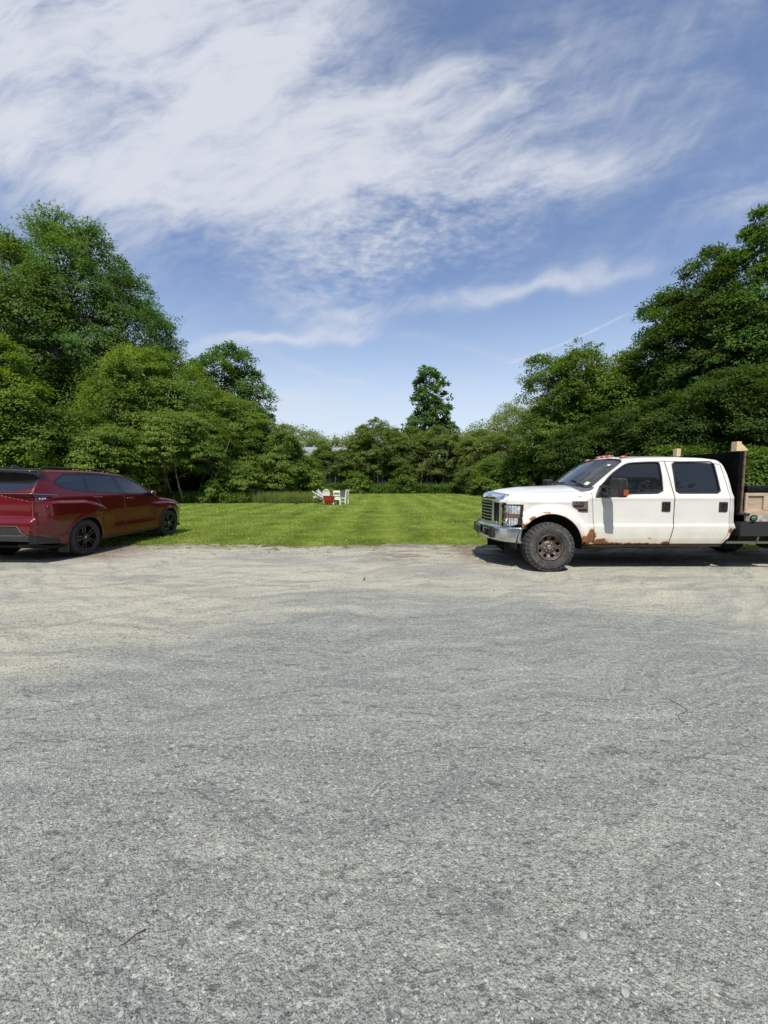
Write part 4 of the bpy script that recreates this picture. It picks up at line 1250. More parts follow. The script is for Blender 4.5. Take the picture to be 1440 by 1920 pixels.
# inner cab: floor, cards, headliner, dash, seats, wheel
mb = MB()
mb.box(.70, 3.12, -.88, .88, .50, .54)
for s_ in (-1, 1): mb.box(.85, 3.10, s_ * .90 - .02, s_ * .90 + .02, .52, 1.235)
mb.box(1.40, 3.00, -.70, .70, 1.880, 1.90)
mb.box(3.08, 3.12, -.84, .84, .52, 1.28)
mb.build('cab_lining', M_blackmatt, truck)
mb = MB(); mb.hexa([(.70, -.84, .85), (1.15, -.84, .85), (1.15, .84, .85), (.70, .84, .85), (.74, -.82, 1.30), (1.10, -.82, 1.26), (1.10, .82, 1.26), (.74, .82, 1.30)])
mb.build('dashboard', pmat('dash grey', (0.06, 0.06, 0.058), .7), truck, bevel=.04)
mb = MB(); ctr = Vector((1.28, -.42, 1.19)); q = []
for i in range(24):
    a = 2 * math.pi * i / 24; q.append((ctr.x + math.sin(a) * .19 * math.sin(R(25)), ctr.y + math.cos(a) * .19, ctr.z + math.sin(a) * .19 * math.cos(R(25))))
mb.tube(q, .016, 6, closed=True); mb.tube([(1.10, -.42, 1.08), tuple(ctr)], .03, 8); mb.tube([q[0], tuple(ctr), q[12]], .014, 6)
mb.build('steering_wheel', M_black, truck, smooth=True)
for (sx, sy, wd) in ((1.75, -.44, .27), (1.75, .44, .27), (2.72, 0, .72)):
    mb = MB()
    mb.hexa([(sx - .30, sy - wd, .62), (sx + .22, sy - wd, .62), (sx + .22, sy + wd, .62), (sx - .30, sy + wd, .62), (sx - .30, sy - wd, .92), (sx + .22, sy - wd, .88), (sx + .22, sy + wd, .88), (sx - .30, sy + wd, .92)])
    mb.hexa([(sx + .12, sy - wd, .85), (sx + .26, sy - wd, .85), (sx + .26, sy + wd, .85), (sx + .12, sy + wd, .85), (sx + .26, sy - wd * .9, 1.42), (sx + .36, sy - wd * .9, 1.42), (sx + .36, sy + wd * .9, 1.42), (sx + .26, sy + wd * .9, 1.42)])
    for hy in ((0,) if wd < .5 else (-.42, .42)):
        mb.box(sx + .28, sx + .37, sy + hy - .12, sy + hy + .12, 1.45, 1.63); mb.box(sx + .31, sx + .34, sy + hy - .05, sy + hy + .05, 1.40, 1.47)
    mb.build('seat', M_seat, truck, bevel=.03)

# ---- nose: grille, lamps, bumper
def gx(y): return -.835 + .40 * y * y
gr = MB()
N = 24
def gstrip(y0, y1, z0, z1, d0=0.0, depth=.05, n=10, mb=None, zf=None):
    mb = mb if mb is not None else MB()
    for i in range(n):
        a, b = y0 + (y1 - y0) * i / n, y0 + (y1 - y0) * (i + 1) / n
        xa, xb = gx(a) - d0, gx(b) - d0
        mb.hexa([(xa, a, z0), (xa + depth, a, z0), (xb + depth, b, z0), (xb, b, z0), (xa, a, z1), (xa + depth, a, z1), (xb + depth, b, z1), (xb, b, z1)])
    return mb
gstrip(-.625, .625, .745, 1.20, -.05, .03, 20).build('grille_backing', M_blackmatt, truck)
mb = MB()
gstrip(-.64, .64, .745, .80, .008, .09, 20, mb)                 # bottom rail
for s_ in (-1, 1):
    gstrip(s_ * .56, s_ * .64, .79, 1.19, .008, .10, 3, mb)      # outer uprights
    gstrip(s_ * .36, s_ * .405, .79, 1.19, .004, .08, 2, mb)     # inner uprights
mb.build('grille_frame', M_chrome, truck, bevel=.008)
for i in range(6):
    z = .835 + i * .058
    gstrip(-.36, .36, z, z + .024, -.006, .04, 12).build('grille_bar', M_chromedull, truck, bevel=.006)
# chrome cap over the grille, flowing into the bonnet
mb = MB()
rows = [(0, 1.175), (.012, 1.215), (.05, 1.26), (.11, 1.283)]
M_ = 22; b0 = 0
for k_, (dx_, z_) in enumerate(rows):
    for i in range(M_ + 1):
        y = -.66 + 1.32 * i / M_
        zz_ = z_ + (.045 * (1 - (y / .66) ** 2)) * (k_ / 3)
        mb.v.append((gx(y) - .012 + dx_, y, zz_))
for k_ in range(3):
    for i in range(M_):
        a = k_ * (M_ + 1) + i; mb.f.append((a, a + 1, a + M_ + 2, a + M_ + 1))
mb.build('grille_cap', M_chrome, truck, smooth=True, solid=.01)
mb = MB(); em = Matrix.Translation((gx(0) - .022, 0, .995)) @ Matrix.Rotation(R(90), 4, 'Y')
mb.ball((0, 0, 0), (.045, .115, .012), 20, 8, em)
for i in range(len(mb.v)): mb.v[i] = (mb.v[i][0] + gx(0) - .022, mb.v[i][1], mb.v[i][2] + .995)
mb.build('oval_emblem', M_chromedull, truck, smooth=True)
# headlamps: wrap from the grille to the fender
M_lens = glass_mat('lamp lens', (0.96, 0.98, 1.0), 0.92)
M_amber = pmat('amber lens', (0.26, 0.060, 0.018), .15, coat=.6)
M_reflect = pmat('lamp reflector', (0.72, 0.74, 0.74), .25, .35, var=.35, vscale=16)
def hl_pt(t, z):                                                # t 0 inner .. 1 outer
    y = .655 + .285 * t; x = -.700 + .235 * (t ** 1.5) + (1.12 - z) * -.02
    return x, y
for s_ in (-1, 1):
    root = None
    def lamp(z0, z1, t0, t1, off, nm, mat, par, thick=.03, nn=8, bev=.006):
        mb = MB()
        for i in range(nn):
            a, b = t0 + (t1 - t0) * i / nn, t0 + (t1 - t0) * (i + 1) / nn
            def zlo(t): return z0 if z0 > .8 else z0 + .055 * max(0, t - .6) / .4
            (xa, ya), (xb, yb) = hl_pt(a, z0), hl_pt(b, z0); (xc, yc), (xd, yd) = hl_pt(a, z1), hl_pt(b, z1)
            mb.hexa([(xa - off, s_ * ya, zlo(a)), (xa - off + thick, s_ * (ya - .01), zlo(a)), (xb - off + thick, s_ * (yb - .02), zlo(b)), (xb - off, s_ * yb, zlo(b)),
                     (xc - off, s_ * yc, z1), (xc - off + thick, s_ * (yc - .01), z1), (xd - off + thick, s_ * (yd - .02), z1), (xd - off, s_ * yd, z1)])
        return mb.build(nm, mat, par)
    hlm = lamp(.735, 1.13, 0, 1, -.035, 'headlamp', M_blackmatt, truck)
    lamp(.965, 1.105, .05, .95, -.012, 'lamp_reflector', M_reflect, hlm, .02)
    lamp(.755, .895, .05, .88, -.012, 'lamp_reflector', M_reflect, hlm, .02)
    lamp(.905, .955, .05, .95, -.006, 'turn_signal', M_amber, hlm, .02)
    for (zc, tt, rr_) in ((1.04, .42, .05), (.83, .38, .048)):
        x_, y_ = hl_pt(tt, zc)
        b_ = MB(); b_.ball((x_ + .0, s_ * y_, zc), (.03, rr_, rr_), 14, 8); b_.build('lamp_bulb', M_chrome, hlm, smooth=True)
    lamp(.740, 1.125, 0, 1, .004, 'lamp_lens', M_lens, hlm, .004)
# bumper
def bxf(y):
    a = abs(y)
    return -.915 + .25 * a * a + .36 * a ** 8
def bump_sec(t):   # t 0..1 from bottom to top: (dx, z)
    pr = [(.05, .475), (.01, .50), (-.003, .56), (.0, .66), (.006, .715), (.03, .742), (.10, .748)]
    return pr
ys = np.linspace(-.955, .955, 80)
mb = MB(); pr = bump_sec(0); K = len(pr)
hole = lambda y, z: (.26 < abs(y) < .60 and .545 < z < .665)
zz_ = np.concatenate([np.linspace(.475, .742, 24), [.748, .749]])
pdx = np.interp(zz_, [q[1] for q in pr], [q[0] for q in pr]); pdx[-1] = .10
idx = {}
for i, y in enumerate(ys):
    for j, z in enumerate(zz_):
        drop = -.012 * abs(y) ** 2
        mb.v.append((bxf(y) + pdx[j], y, z + drop))
nz_ = len(zz_)
for i in range(len(ys) - 1):
    for j in range(nz_ - 1):
        yc, zc = (ys[i] + ys[i + 1]) / 2, (zz_[j] + zz_[j + 1]) / 2
        if hole(yc, zc): continue
        a = i * nz_ + j; mb.f.append((a, a + 1, a + nz_ + 1, a + nz_))
bmp = mb.build('bumper', M_chromedull, truck, smooth=True, solid=.012)
for s_ in (-1, 1):
    mb = MB(); mb.box(-.86, -.70, s_ * .43 - .20, s_ * .43 + .20, .52, .69); mb.build('bumper_recess', M_blackmatt, bmp)
    mb = MB(); mb.tube([(-.72, s_ * .32, .62), (-.90, s_ * .32, .62), (-.935, s_ * .32, .585), (-.90, s_ * .32, .56)], .016, 8); mb.build('tow_hook', M_blackmatt, bmp)
mb = MB(); mb.box(-.58, -.50, -.80, .80, .45, .50); mb.box(-.70, -.60, -.55, .55, .43, .47)
mb.build('air_dam', M_blackmatt, bmp)
for s_ in (-1, 1):
    mb = MB(); mb.lathe([(.0, -.004), (.026, -.004), (.03, .004)], (bxf(.66) - .004, s_ * .66, .635), 'X', 16); mb.build('bumper_bolt', M_chrome, bmp, smooth=True)
mb = MB(); mb.box(-.948, -.936, -.15, .15, .54, .69)
pl = mb.build('license_plate', pmat('green plate', (0.015, 0.07, 0.04), .5), truck, bevel=.004)
mb = MB(); mb.box(-.951, -.935, -.157, .157, .532, .540).box(-.951, -.935, -.157, .157, .690, .698).box(-.951, -.935, -.157, -.150, .540, .690).box(-.951, -.935, .150, .157, .540, .690)
mb.build('plate_frame', M_chromedull, pl)

# ---- fender badges
Mside = lambda x, z, off: Matrix(((1, 0, 0, x), (0, 0, -1, -(truck_sh.side_pt(x, z)[1] + off)), (0, 1, 0, z), (0, 0, 0, 1)))
mb = MB(); Y = lambda x, z: -(truck_sh.side_pt(x, z)[1])
bp_ = [(.395, 1.19), (.665, 1.19), (.672, .998), (.555, .998), (.398, 1.105)]
vv = [(x, Y(x, z) - .006, z) for x, z in bp_] + [(x, Y(x, z) + .004, z) for x, z in bp_]
mb.add(vv, [(0, 1, 2, 3, 4), (9, 8, 7, 6, 5)] + [(i, i + 5, (i + 1) % 5 + 5, (i + 1) % 5) for i in range(5)])
bd = mb.build('fender_badge', pmat('badge chrome', (.30, .29, .30), .3, .8), truck, bevel=.004)
mb = MB(); mb.box(.425, .650, Y(.5, 1.09) - .010, Y(.5, 1.09) + .0, 1.082, 1.125); mb.box(.50, .652, Y(.5, 1.02) - .011, Y(.5, 1.02) + .0, 1.018, 1.060)
mb.build('vent_slot', pmat('maroon', (.045, .008, .010), .4), bd)
mb = MB(); text_flat(mb, 'F-350', Mside(.53, 1.155, .012), .062); mb.build('lettering', M_gloss, bd)
mb = MB(); text_flat(mb, 'SUPER DUTY', Mside(.585, 1.263, .004), .028)
mb.build('lettering', M_gloss, bd)
# ---- wipers, stickers
mb = MB()
def ws_pt(t, y):   # along glass: t 0 bottom .. 1 top
    x = .72 + t * .58; i = int(np.argmin(np.abs(truck_sh.X - x))); w = truck_sh.Wt[i] - truck_sh.r[i]
    return (x, y, truck_sh.Z[i] + float(truck_sh.crown(np.array([x]))[0]) * (1 - (y / w) ** 2) + .012)
for s_ in (-1, .15):
    a = ws_pt(.02, -.55 if s_ < 0 else .18); b = ws_pt(.10, -.30 if s_ < 0 else .42); c = ws_pt(.16, -.05 if s_ < 0 else .66)
    a = (a[0] - .02, a[1], a[2]); mb.tube([a, (b[0], b[1], b[2] + .02), c], .011, 6); mb.tube([ws_pt(.06, -.62 if s_ < 0 else .1), ws_pt(.10, b[1]), c], .008, 6)
mb.build('wiper', M_blackmatt, wsh)
mb = MB()
mb.quad(ws_pt(.10, -.70), ws_pt(.10, -.58), ws_pt(.21, -.58), ws_pt(.21, -.69)); mb.build('windshield_sticker', pmat('sticker', (.55, .66, .45), .5), wsh)
mb = MB(); mb.quad(ws_pt(.83, -.62), ws_pt(.83, -.54), ws_pt(.88, -.54), ws_pt(.88, -.62)); mb.build('toll_tag', pmat('tag white', (.6, .68, .7), .5), wsh)
# windscreen surround
mb = MB()
pts = [(x, y) for x, y in WSCR[1:-1]]
loop = []
for (x0, y0), (x1, y1) in zip(pts[:-1], pts[1:]):
    for k_ in range(8): loop.append((x0 + (x1 - x0) * k_ / 8, y0 + (y1 - y0) * k_ / 8))
loop.append(pts[-1])
def top_pt(x, y):
    i = int(np.argmin(np.abs(truck_sh.X - x))); w = truck_sh.Wt[i] - truck_sh.r[i]
    return (x, y, truck_sh.Z[i] + float(truck_sh.crown(np.array([x]))[0]) * (1 - min(1, y / w) ** 2))
L1 = [top_pt(x, y) for x, y in loop]; L2 = [(p[0], -p[1], p[2]) for p in reversed(L1)]
mb.tube(L1 + L2[1:], .014, 6, closed=True); mb.build('windshield_seal', M_trim, truck, smooth=True)
# roof marker lamps
M_marker = pmat('amber marker', (0.30, 0.075, 0.035), .25, coat=.5)
for y in (-.58, -.17, 0, .17, .58):
    x = 1.475 + .0; z = top_pt(x, abs(y))[2]
    lm = MB(); lm.ball((x, y, z + .008), (.075, .045, .034), 14, 8); lm.build('marker_lamp', M_marker, truck, smooth=True)
# mirrors
for s_ in (-1, 1):
    mb = MB()
    mb.hexa([(.90, s_ * 1.16, 1.265), (1.05, s_ * 1.16, 1.265), (1.05, s_ * 1.42, 1.265), (.90, s_ * 1.42, 1.265), (.89, s_ * 1.17, 1.575), (1.04, s_ * 1.17, 1.575), (1.04, s_ * 1.41, 1.575), (.89, s_ * 1.41, 1.575)])
    mr = mb.build('side_mirror', M_black, truck, bevel=.035, seg=3)
    mb = MB(); mb.bar((.90, s_ * .93, 1.43), (.97, s_ * 1.22, 1.44), .07, .045).bar((.90, s_ * .94, 1.31), (.97, s_ * 1.22, 1.32), .08, .06)
    mb.hexa([(.78, s_ * .93, 1.255), (.99, s_ * .93, 1.255), (.99, s_ * .985, 1.255), (.78, s_ * .985, 1.255), (.88, s_ * .90, 1.46), (.99, s_ * .90, 1.46), (.99, s_ * .95, 1.45), (.88, s_ * .95, 1.45)])
    mb.build('mirror_arm', M_black, mr, bevel=.012)
    mb = MB(); mb.box(1.120, 1.243, s_ * 1.424 - .008, s_ * 1.424 + .008, 1.295, 1.39) if False else mb.box(.965, 1.045, s_ * 1.418 - .012, s_ * 1.418 + .006, 1.295, 1.385)
    mb.build('turn_signal', pmat('mirror amber', (.30, .06, .012), .25, coat=.5), mr, bevel=.006)
    mb = MB(); mb.box(1.046, 1.054, s_ * 1.29 - .095, s_ * 1.29 + .095, 1.30, 1.53); mb.build('mirror_glass', M_chrome, mr)


# ---- wheels
M_letters = pmat('tyre lettering', (.26, .26, .25), .8)
def truck_wheel(parent, x, y, s_, detail=True, steer=0.0):
    """s_ = -1 faces the near side"""
    root = empty('wheel', (x, y, .416)); root.parent = parent
    root.rotation_euler = (0, 0, steer + (0 if s_ < 0 else math.pi))
    R0 = .400; wd = .285
    prof = [(.222, .03), (.235, -.004), (.30, -.022), (.35, -.018), (.378, .006), (R0 - .004, .035), (R0, .07), (R0, wd - .07), (R0 - .004, wd - .035), (.378, wd - .006), (.35, wd + .018), (.30, wd + .02), (.235, wd), (.222, wd - .03)]
    mb = MB(); mb.lathe([(r, h) for r, h in prof], (0, 0, 0), 'Y', 72)
    rg2 = random.Random(5)
    nb = 34
    for k in range(nb):
        for row, (ya, yb, sk, ph) in enumerate(((.0, .062, .25, 0), (.072, .112, -.5, .5), (.122, .163, .5, 0), (.173, .213, -.5, .5), (.223, .285, .25, 0))):
            a = 2 * math.pi * (k + ph) / nb; da = 2 * math.pi / nb * (.36 if row in (0, 4) else .33)
            P = []
            for rr in (R0 - .006, R0 + .016):
                for (aa, yy_) in ((a - da, ya), (a + da, ya), (a + da + sk * .06, yb), (a - da + sk * .06, yb)):
                    r_ = rr - (.010 if (row == 0 and yy_ == ya) or (row == 4 and yy_ == yb) else 0)
                    P.append((r_ * math.cos(aa), yy_, r_ * math.sin(aa)))
            mb.hexa(P)
        # shoulder lugs running down the sidewall
        a = 2 * math.pi * (k + .25) / nb; da = 2 * math.pi / nb * .27
        P = []
        for (yo) in (.006, -.014):
            for (aa, rr) in ((a - da, .352 if k % 2 else .362), (a + da, .352 if k % 2 else .362), (a + da, .402), (a - da, .402)):
                P.append((rr * math.cos(aa), yo + (.018 if rr > .38 else 0) - .004, rr * math.sin(aa)))
        mb.hexa(P)
    ty = mb.build('tyre', M_dirtyrubber, root, smooth=False)
    if detail:
        for txt, a0 in (('ALL-TERRAIN T/A', 32), ('ALL-TERRAIN T/A', 212)):
            n = len(txt); mb = MB()
            for i, ch in enumerate(txt):
                if ch == ' ': continue
                a = R(a0 + 38 - i * 5.6)
                ca, sa = math.cos(a), math.sin(a)
                # local x tangential (clockwise seen from the near side), local y radial
                Mx = Matrix(((sa, ca, 0, .318 * ca), (0, 0, -1, -.0245), (-ca, sa, 0, .318 * sa), (0, 0, 0, 1)))
                vs, fs, x0, w = glyph(ch)
                mb.add([((v[0] - x0 - w / 2) * .036, (v[1] - .35) * .036, 0) for v in vs], fs, Mx)
            mb.build('tyre_lettering', M_letters, ty)
    M_rim = pmat('pitted wheel metal', (.130, .105, .085), .50, .55, var=.5, vscale=14, bump=.4, bscale=40)
    # face: polar sheet with holes
    nr, na_ = 26, 160
    rs = np.linspace(.045, .215, nr); V_ = []; F_ = []
    def dep(r): return float(np.interp(r, [.045, .085, .095, .13, .165, .19, .205, .215], [.055, .055, .070, .078, .050, .050, .02, .0]))
    for i in range(nr):
        for j in range(na_):
            a = 2 * math.pi * j / na_; V_.append((rs[i] * math.cos(a), dep(rs[i]), rs[i] * math.sin(a)))
    for i in range(nr - 1):
        for j in range(na_):
            rc = (rs[i] + rs[i + 1]) / 2; a = 2 * math.pi * (j + .5) / na_
            q = (a / (2 * math.pi / 8)) % 1 - .5
            if ((rc - .158) / .030) ** 2 + (q * 2 * math.pi / 8 * rc / .034) ** 2 < 1: continue
            j2 = (j + 1) % na_
            F_.append((i * na_ + j, i * na_ + j2, (i + 1) * na_ + j2, (i + 1) * na_ + j))
    mb = MB(); mb.add(V_, F_)
    rim = mb.build('rim', M_rim, root, smooth=True, solid=.012)
    rim.modifiers['solid'].offset = 0
    mb = MB(); mb.lathe([(.213, -.002), (.224, .0), (.226, .012), (.212, .02), (.206, .10), (.206, .26)], (0, 0, 0), 'Y', 48)
    mb.build('rim_barrel', pmat('rim barrel', (.07, .06, .05), .6, .5, var=.4), rim, smooth=True)
    mb = MB(); mb.lathe([(.0, .012), (.030, .012), (.040, .018), (.043, .04), (.050, .065)], (0, 0, 0), 'Y', 24)
    for k in range(8):
        a = 2 * math.pi * k / 8 + .2; mb.lathe([(0, .035), (.010, .037), (.013, .062)], (.072 * math.cos(a), 0, .072 * math.sin(a)), 'Y', 6)
    mb.build('hub', pmat('hub metal', (.26, .25, .24), .45, .6, var=.4), rim, smooth=True)
    mb = MB(); mb.lathe([(.0, .12), (.17, .12), (.17, .16)], (0, 0, 0), 'Y', 28); mb.build('brake_disc', M_ruststeel, root)
    return root


truck_wheel(truck, 0.0, -1.068, -1, steer=R(-1.5))
truck_wheel(truck, 0.0, 1.04, 1, False)
truck_wheel(truck, 4.72, -1.05, -1, False)
truck_wheel(truck, 4.72, 1.05, 1, False)

# ---- flatbed
fb = MB(); fb.box(3.25, 3.31, -.90, 1.00, .95, 2.035); 
hbd = fb.build('headboard', pmat('black painted steel', (.004, .004, .004), .95, var=.4, spec=.08), truck, bevel=.006)
mb = MB(); mb.box(3.31, 3.34, -.92, -.88, .95, 2.03); mb.build('headboard_edge', pmat('rust edge', (.12, .075, .055), .8, var=.5, vscale=20), hbd)
M_wood = None
def wood_mat(name, a, b):
    m, g = new_mat(name); tc = g.n('ShaderNodeTexCoord').outputs['Object']
    n = g.noise(g.vmap(tc, scale=(1.2, 8, 22)), 3, 6, .6, .4)
    c = g.mix(g.ss(n, .35, .65), a, b); bp = g.n('ShaderNodeBump', {'Height': n, 'Strength': .4, 'Distance': .004}).outputs[0]
    p = g.n('ShaderNodeBsdfPrincipled', {'Base Color': c, 'Roughness': .75, 'Normal': bp}); g.n('ShaderNodeOutputMaterial', {0: p.outputs[0]}); return m
M_ply = wood_mat('weathered plywood', (.30, .225, .155), (.42, .33, .24))
M_pine = wood_mat('fresh pine', (.50, .38, .20), (.64, .52, .32))
mb = MB(); mb.box(3.32, 6.2, -1.01, 1.01, .955, 1.0); mb.build('deck', M_ply, truck)
mb = MB(); mb.box(3.32, 6.2, -1.02, -.98, .845, .955).box(3.32, 6.2, .98, 1.02, .845, .955)
for i in range(6): mb.box(3.6 + i * .48, 3.66 + i * .48, -.98, .98, .86, .95)
rl = mb.build('bed_rail', pmat('scuffed rail', (.30, .29, .27), .6, .2, var=.5, vscale=14), truck, bevel=.004)
mb = MB(); mb.lathe([(0, -.022), (.036, -.018), (.042, -.004), (.042, .004)], (3.43, -1.025, .905), 'Y', 20); mk = mb.build('side_marker', pmat('marker lens', (.10, .26, .22), .2, coat=.6), truck, smooth=True)
mb = MB(); mb.lathe([(.040, -.026), (.056, -.022), (.056, .0)], (3.43, -1.025, .905), 'Y', 20); mb.build('marker_ring', M_blackmatt, mk, smooth=True)
mb = MB(); mb.box(3.41, 3.45, -1.051, -1.045, .897, .908); mb.build('marker_bar', M_blackmatt, mk)
mb = MB(); mb.box(3.22, 3.37, -1.04, -.96, .957, .985); mb.build('bed_bracket', M_blackmatt, truck, bevel=.008)
# wooden side box
mb = MB(); mb.box(3.37, 5.6, -.93, -.91, 1.0, 1.285)
sb = mb.build('side_panel', M_ply, truck)
mb = MB()
mb.box(3.35, 5.6, -.955, -.93, 1.275, 1.325).box(3.35, 5.6, -.953, -.93, 1.0, 1.035)
for x_ in (3.35, 3.66, 4.15, 4.65): mb.box(x_, x_ + (.04 if x_ < 3.5 else .09), -.958, -.931, 1.036, 1.274)
mb.build('side_frame', wood_mat('frame timber', (.34, .26, .18), (.46, .37, .27)), sb, bevel=.003)
# subframe, step rail and mud guard under the bed
mb = MB(); mb.box(3.25, 6.2, -.55, -.42, .60, .85).box(3.25, 6.2, .42, .55, .60, .85)
mb.hexa([(3.30, -.90, .47), (3.60, -.90, .47), (3.60, .9, .47), (3.30, .9, .47), (3.28, -1.0, .84), (3.95, -1.0, .84), (3.95, 1.0, .84), (3.28, 1.0, .84)])
mb.box(3.235, 3.95, -1.02, 1.02, .60, .84)  # filler added behind the cab to block sunlight through the gap
mb.build('subframe_and_sun_block', M_blackmatt, truck)
mb = MB(); mb.bar((3.05, -.96, .485), (4.2, -1.00, .485), .04, .035); mb.tube([(3.55, -1.0, .49), (3.60, -1.0, .82)], .014, 6).tube([(3.92, -1.0, .49), (3.86, -1.0, .82)], .014, 6)
mb.build('step_rail', pmat('step steel', (.16, .15, .14), .5, .6), truck)

# things lying on the bed: a black tool chest, two offcuts on the headboard
tb = empty('tool_chest', (2.765 + 4.55, 7.42 - .60, 1.0)); tag(tb, 'black metal tool chest behind the wooden side of the truck bed', 'tool chest')
mb = MB(); mb.box(-1.1, 1.1, -.24, .24, 0, .40); bx_ = mb.build('chest_body', M_gloss, tb, bevel=.015)
mb = MB(); mb.box(-1.12, 1.12, -.26, .26, .405, .45); mb.build('lid', M_gloss, tb, bevel=.012)
mb = MB(); mb.box(-.7, -.62, -.275, -.255, .33, .42).box(.6, .68, -.275, -.255, .33, .42); mb.build('latch', M_chromedull, tb)
def offcut(label, x, y, z, tri):
    mb = MB(); mb.box(-.055, -.012, -.05, .05, 0, .16).box(-.010, .030, -.045, .05, 0, .158)
    if tri: mb.add([(.035, -.03, 0), (.17, -.03, .012), (.05, -.03, .125), (.035, .03, 0), (.17, .03, .012), (.05, .03, .125)], [(0, 1, 2), (5, 4, 3), (0, 3, 4, 1), (1, 4, 5, 2), (2, 5, 3, 0)])
    o = mb.build('timber_offcut', M_pine, loc=(x, y, z)); tag(o, label, 'timber', 'pine offcuts standing on the headboard'); return o
offcut('pine block with a wedge beside it on the near end of the black headboard', 2.765 + 3.265, 7.42 - .80, 2.036, True)
offcut('small pine block seen over the truck roof on the far end of the headboard', 2.765 + 3.275, 7.42 + .55, 2.036, False)
# ================================================================ RED SUV
suv = empty('suv', (-7.109, 7.943, 0), R(87.4))
tag(suv, 'dark red suv with black wheels parked at the left, nose on the lawn', 'suv')
S_prof = [(-1.085, .44), (-1.083, .55), (-1.080, .74), (-1.066, .80), (-1.02, .845), (-.99, .87), (-.985, .98), (-.985, 1.12), (-.980, 1.24), (-.970, 1.335), (-.90, 1.44), (-.79, 1.60), (-.735, 1.695), (-.70, 1.725), (-.45, 1.738), (.1, 1.748), (.6, 1.742), (1.05, 1.715),
          (1.40, 1.665), (1.62, 1.60), (1.86, 1.48), (2.10, 1.335), (2.40, 1.145), (2.48, 1.105), (2.75, 1.085), (3.05, 1.045), (3.30, .99), (3.50, .92), (3.63, .84), (3.72, .74), (3.77, .60), (3.79, .45), (3.80, .26)]


def S_W(x, z):
    w = np.interp(z, [.2, .27, .36, .48, .62, .78, .92, 1.05, 1.15, 1.20, 1.245, 1.28, 1.34, 1.50, 1.68, 1.80], [.86, .90, .925, .940, .945, .948, .940, .932, .928, .924, .912, .895, .870, .800, .715, .66])
    # haunch over the rear wheel: flat shelf that fades out along the rear door
    ridge = np.interp(x, [-1.1, -.6, 0, .3, .62], [1.15, 1.16, 1.14, 1.08, .95])
    S = sstep((x + 1.1) / .35) * sstep((.70 - x) / .55)
    w = w + .052 * S * sstep((ridge + .005 - z) / .055) * sstep((z - .50) / .40)
    w = w + .030 * sstep((ridge2(x) - z) / .05) * sstep((z - .55) / .3) * sstep((x - 2.0) / .35) * sstep((3.7 - x) / .2)
    # wheel arch lips
    for cx in (0.0, 2.85):
        d = np.hypot(x - cx, z - .375); w = w + .018 * sstep(1 - (d - .42) / .08)
    # door waist tuck
    w = w - .022 * np.exp(-((z - .66) / .16) ** 2) * sstep((x - .5) / .4) * sstep((2.45 - x) / .3)
    w = w * (1 - .135 * np.clip((-.55 - x) / .54, 0, 1) ** 2.4) * np.interp(x, [2.9, 3.3, 3.55, 3.7, 3.8], [1.0, .965, .88, .78, .68])
    return w


def ridge2(x): return np.interp(x, [2, 2.4, 2.85, 3.3, 3.7], [1.0, 1.0, .99, .93, .85])


suv_sh = Shell(S_prof, lambda x: np.interp(x, [-1.1, -.6, -.4, 3.2, 3.6, 3.8], [.40, .34, .27, .25, .24, .24]), S_W,
               lambda x: np.interp(x, [-1.1, -1.0, -.8, -.6, 1.4, 1.7, 2.4, 2.6, 3.4, 3.8], [.02, .06, .05, .055, .05, .03, .035, .07, .08, .05]),
               lambda x: np.interp(x, [-1.09, -1.0, -.7, -.3, 1.4, 1.7, 2.3, 2.5, 3.5, 3.8], [.012, .01, .02, .035, .035, .07, .07, .045, .05, .12]), step=.014, ns=84, ntop=36)
QW = smooth_poly([(-.50, 1.515), (-.20, 1.655), (.20, 1.668), (.24, 1.66), (.175, 1.345), (-.27, 1.392), (-.40, 1.44)], 1)
RW = [(.31, 1.668), (1.05, 1.65), (1.10, 1.29), (.22, 1.337)]
FW = smooth_poly([(1.16, 1.645), (1.42, 1.610), (1.66, 1.535), (1.86, 1.42), (2.12, 1.235), (2.10, 1.215), (1.21, 1.275)], 1)
HULL = [(-.53, 1.515), (-.21, 1.675), (.25, 1.690), (1.06, 1.672), (1.44, 1.628), (1.68, 1.55), (1.88, 1.435), (2.20, 1.215), (2.15, 1.19), (1.2, 1.250), (.18, 1.318), (-.28, 1.365), (-.42, 1.42)]
S_RD = [(.30, .40), (.40, .50), (.47, .8), (.50, 1.0), (.24, 1.30), (.30, 1.69), (1.10, 1.69), (1.15, 1.25), (1.17, .8), (1.15, .36), (.42, .38)]
S_FD = [(1.165, .36), (1.185, .8), (1.165, 1.25), (1.12, 1.69), (1.48, 1.63), (2.22, 1.20), (2.28, 1.05), (2.26, .6), (2.20, .34)]


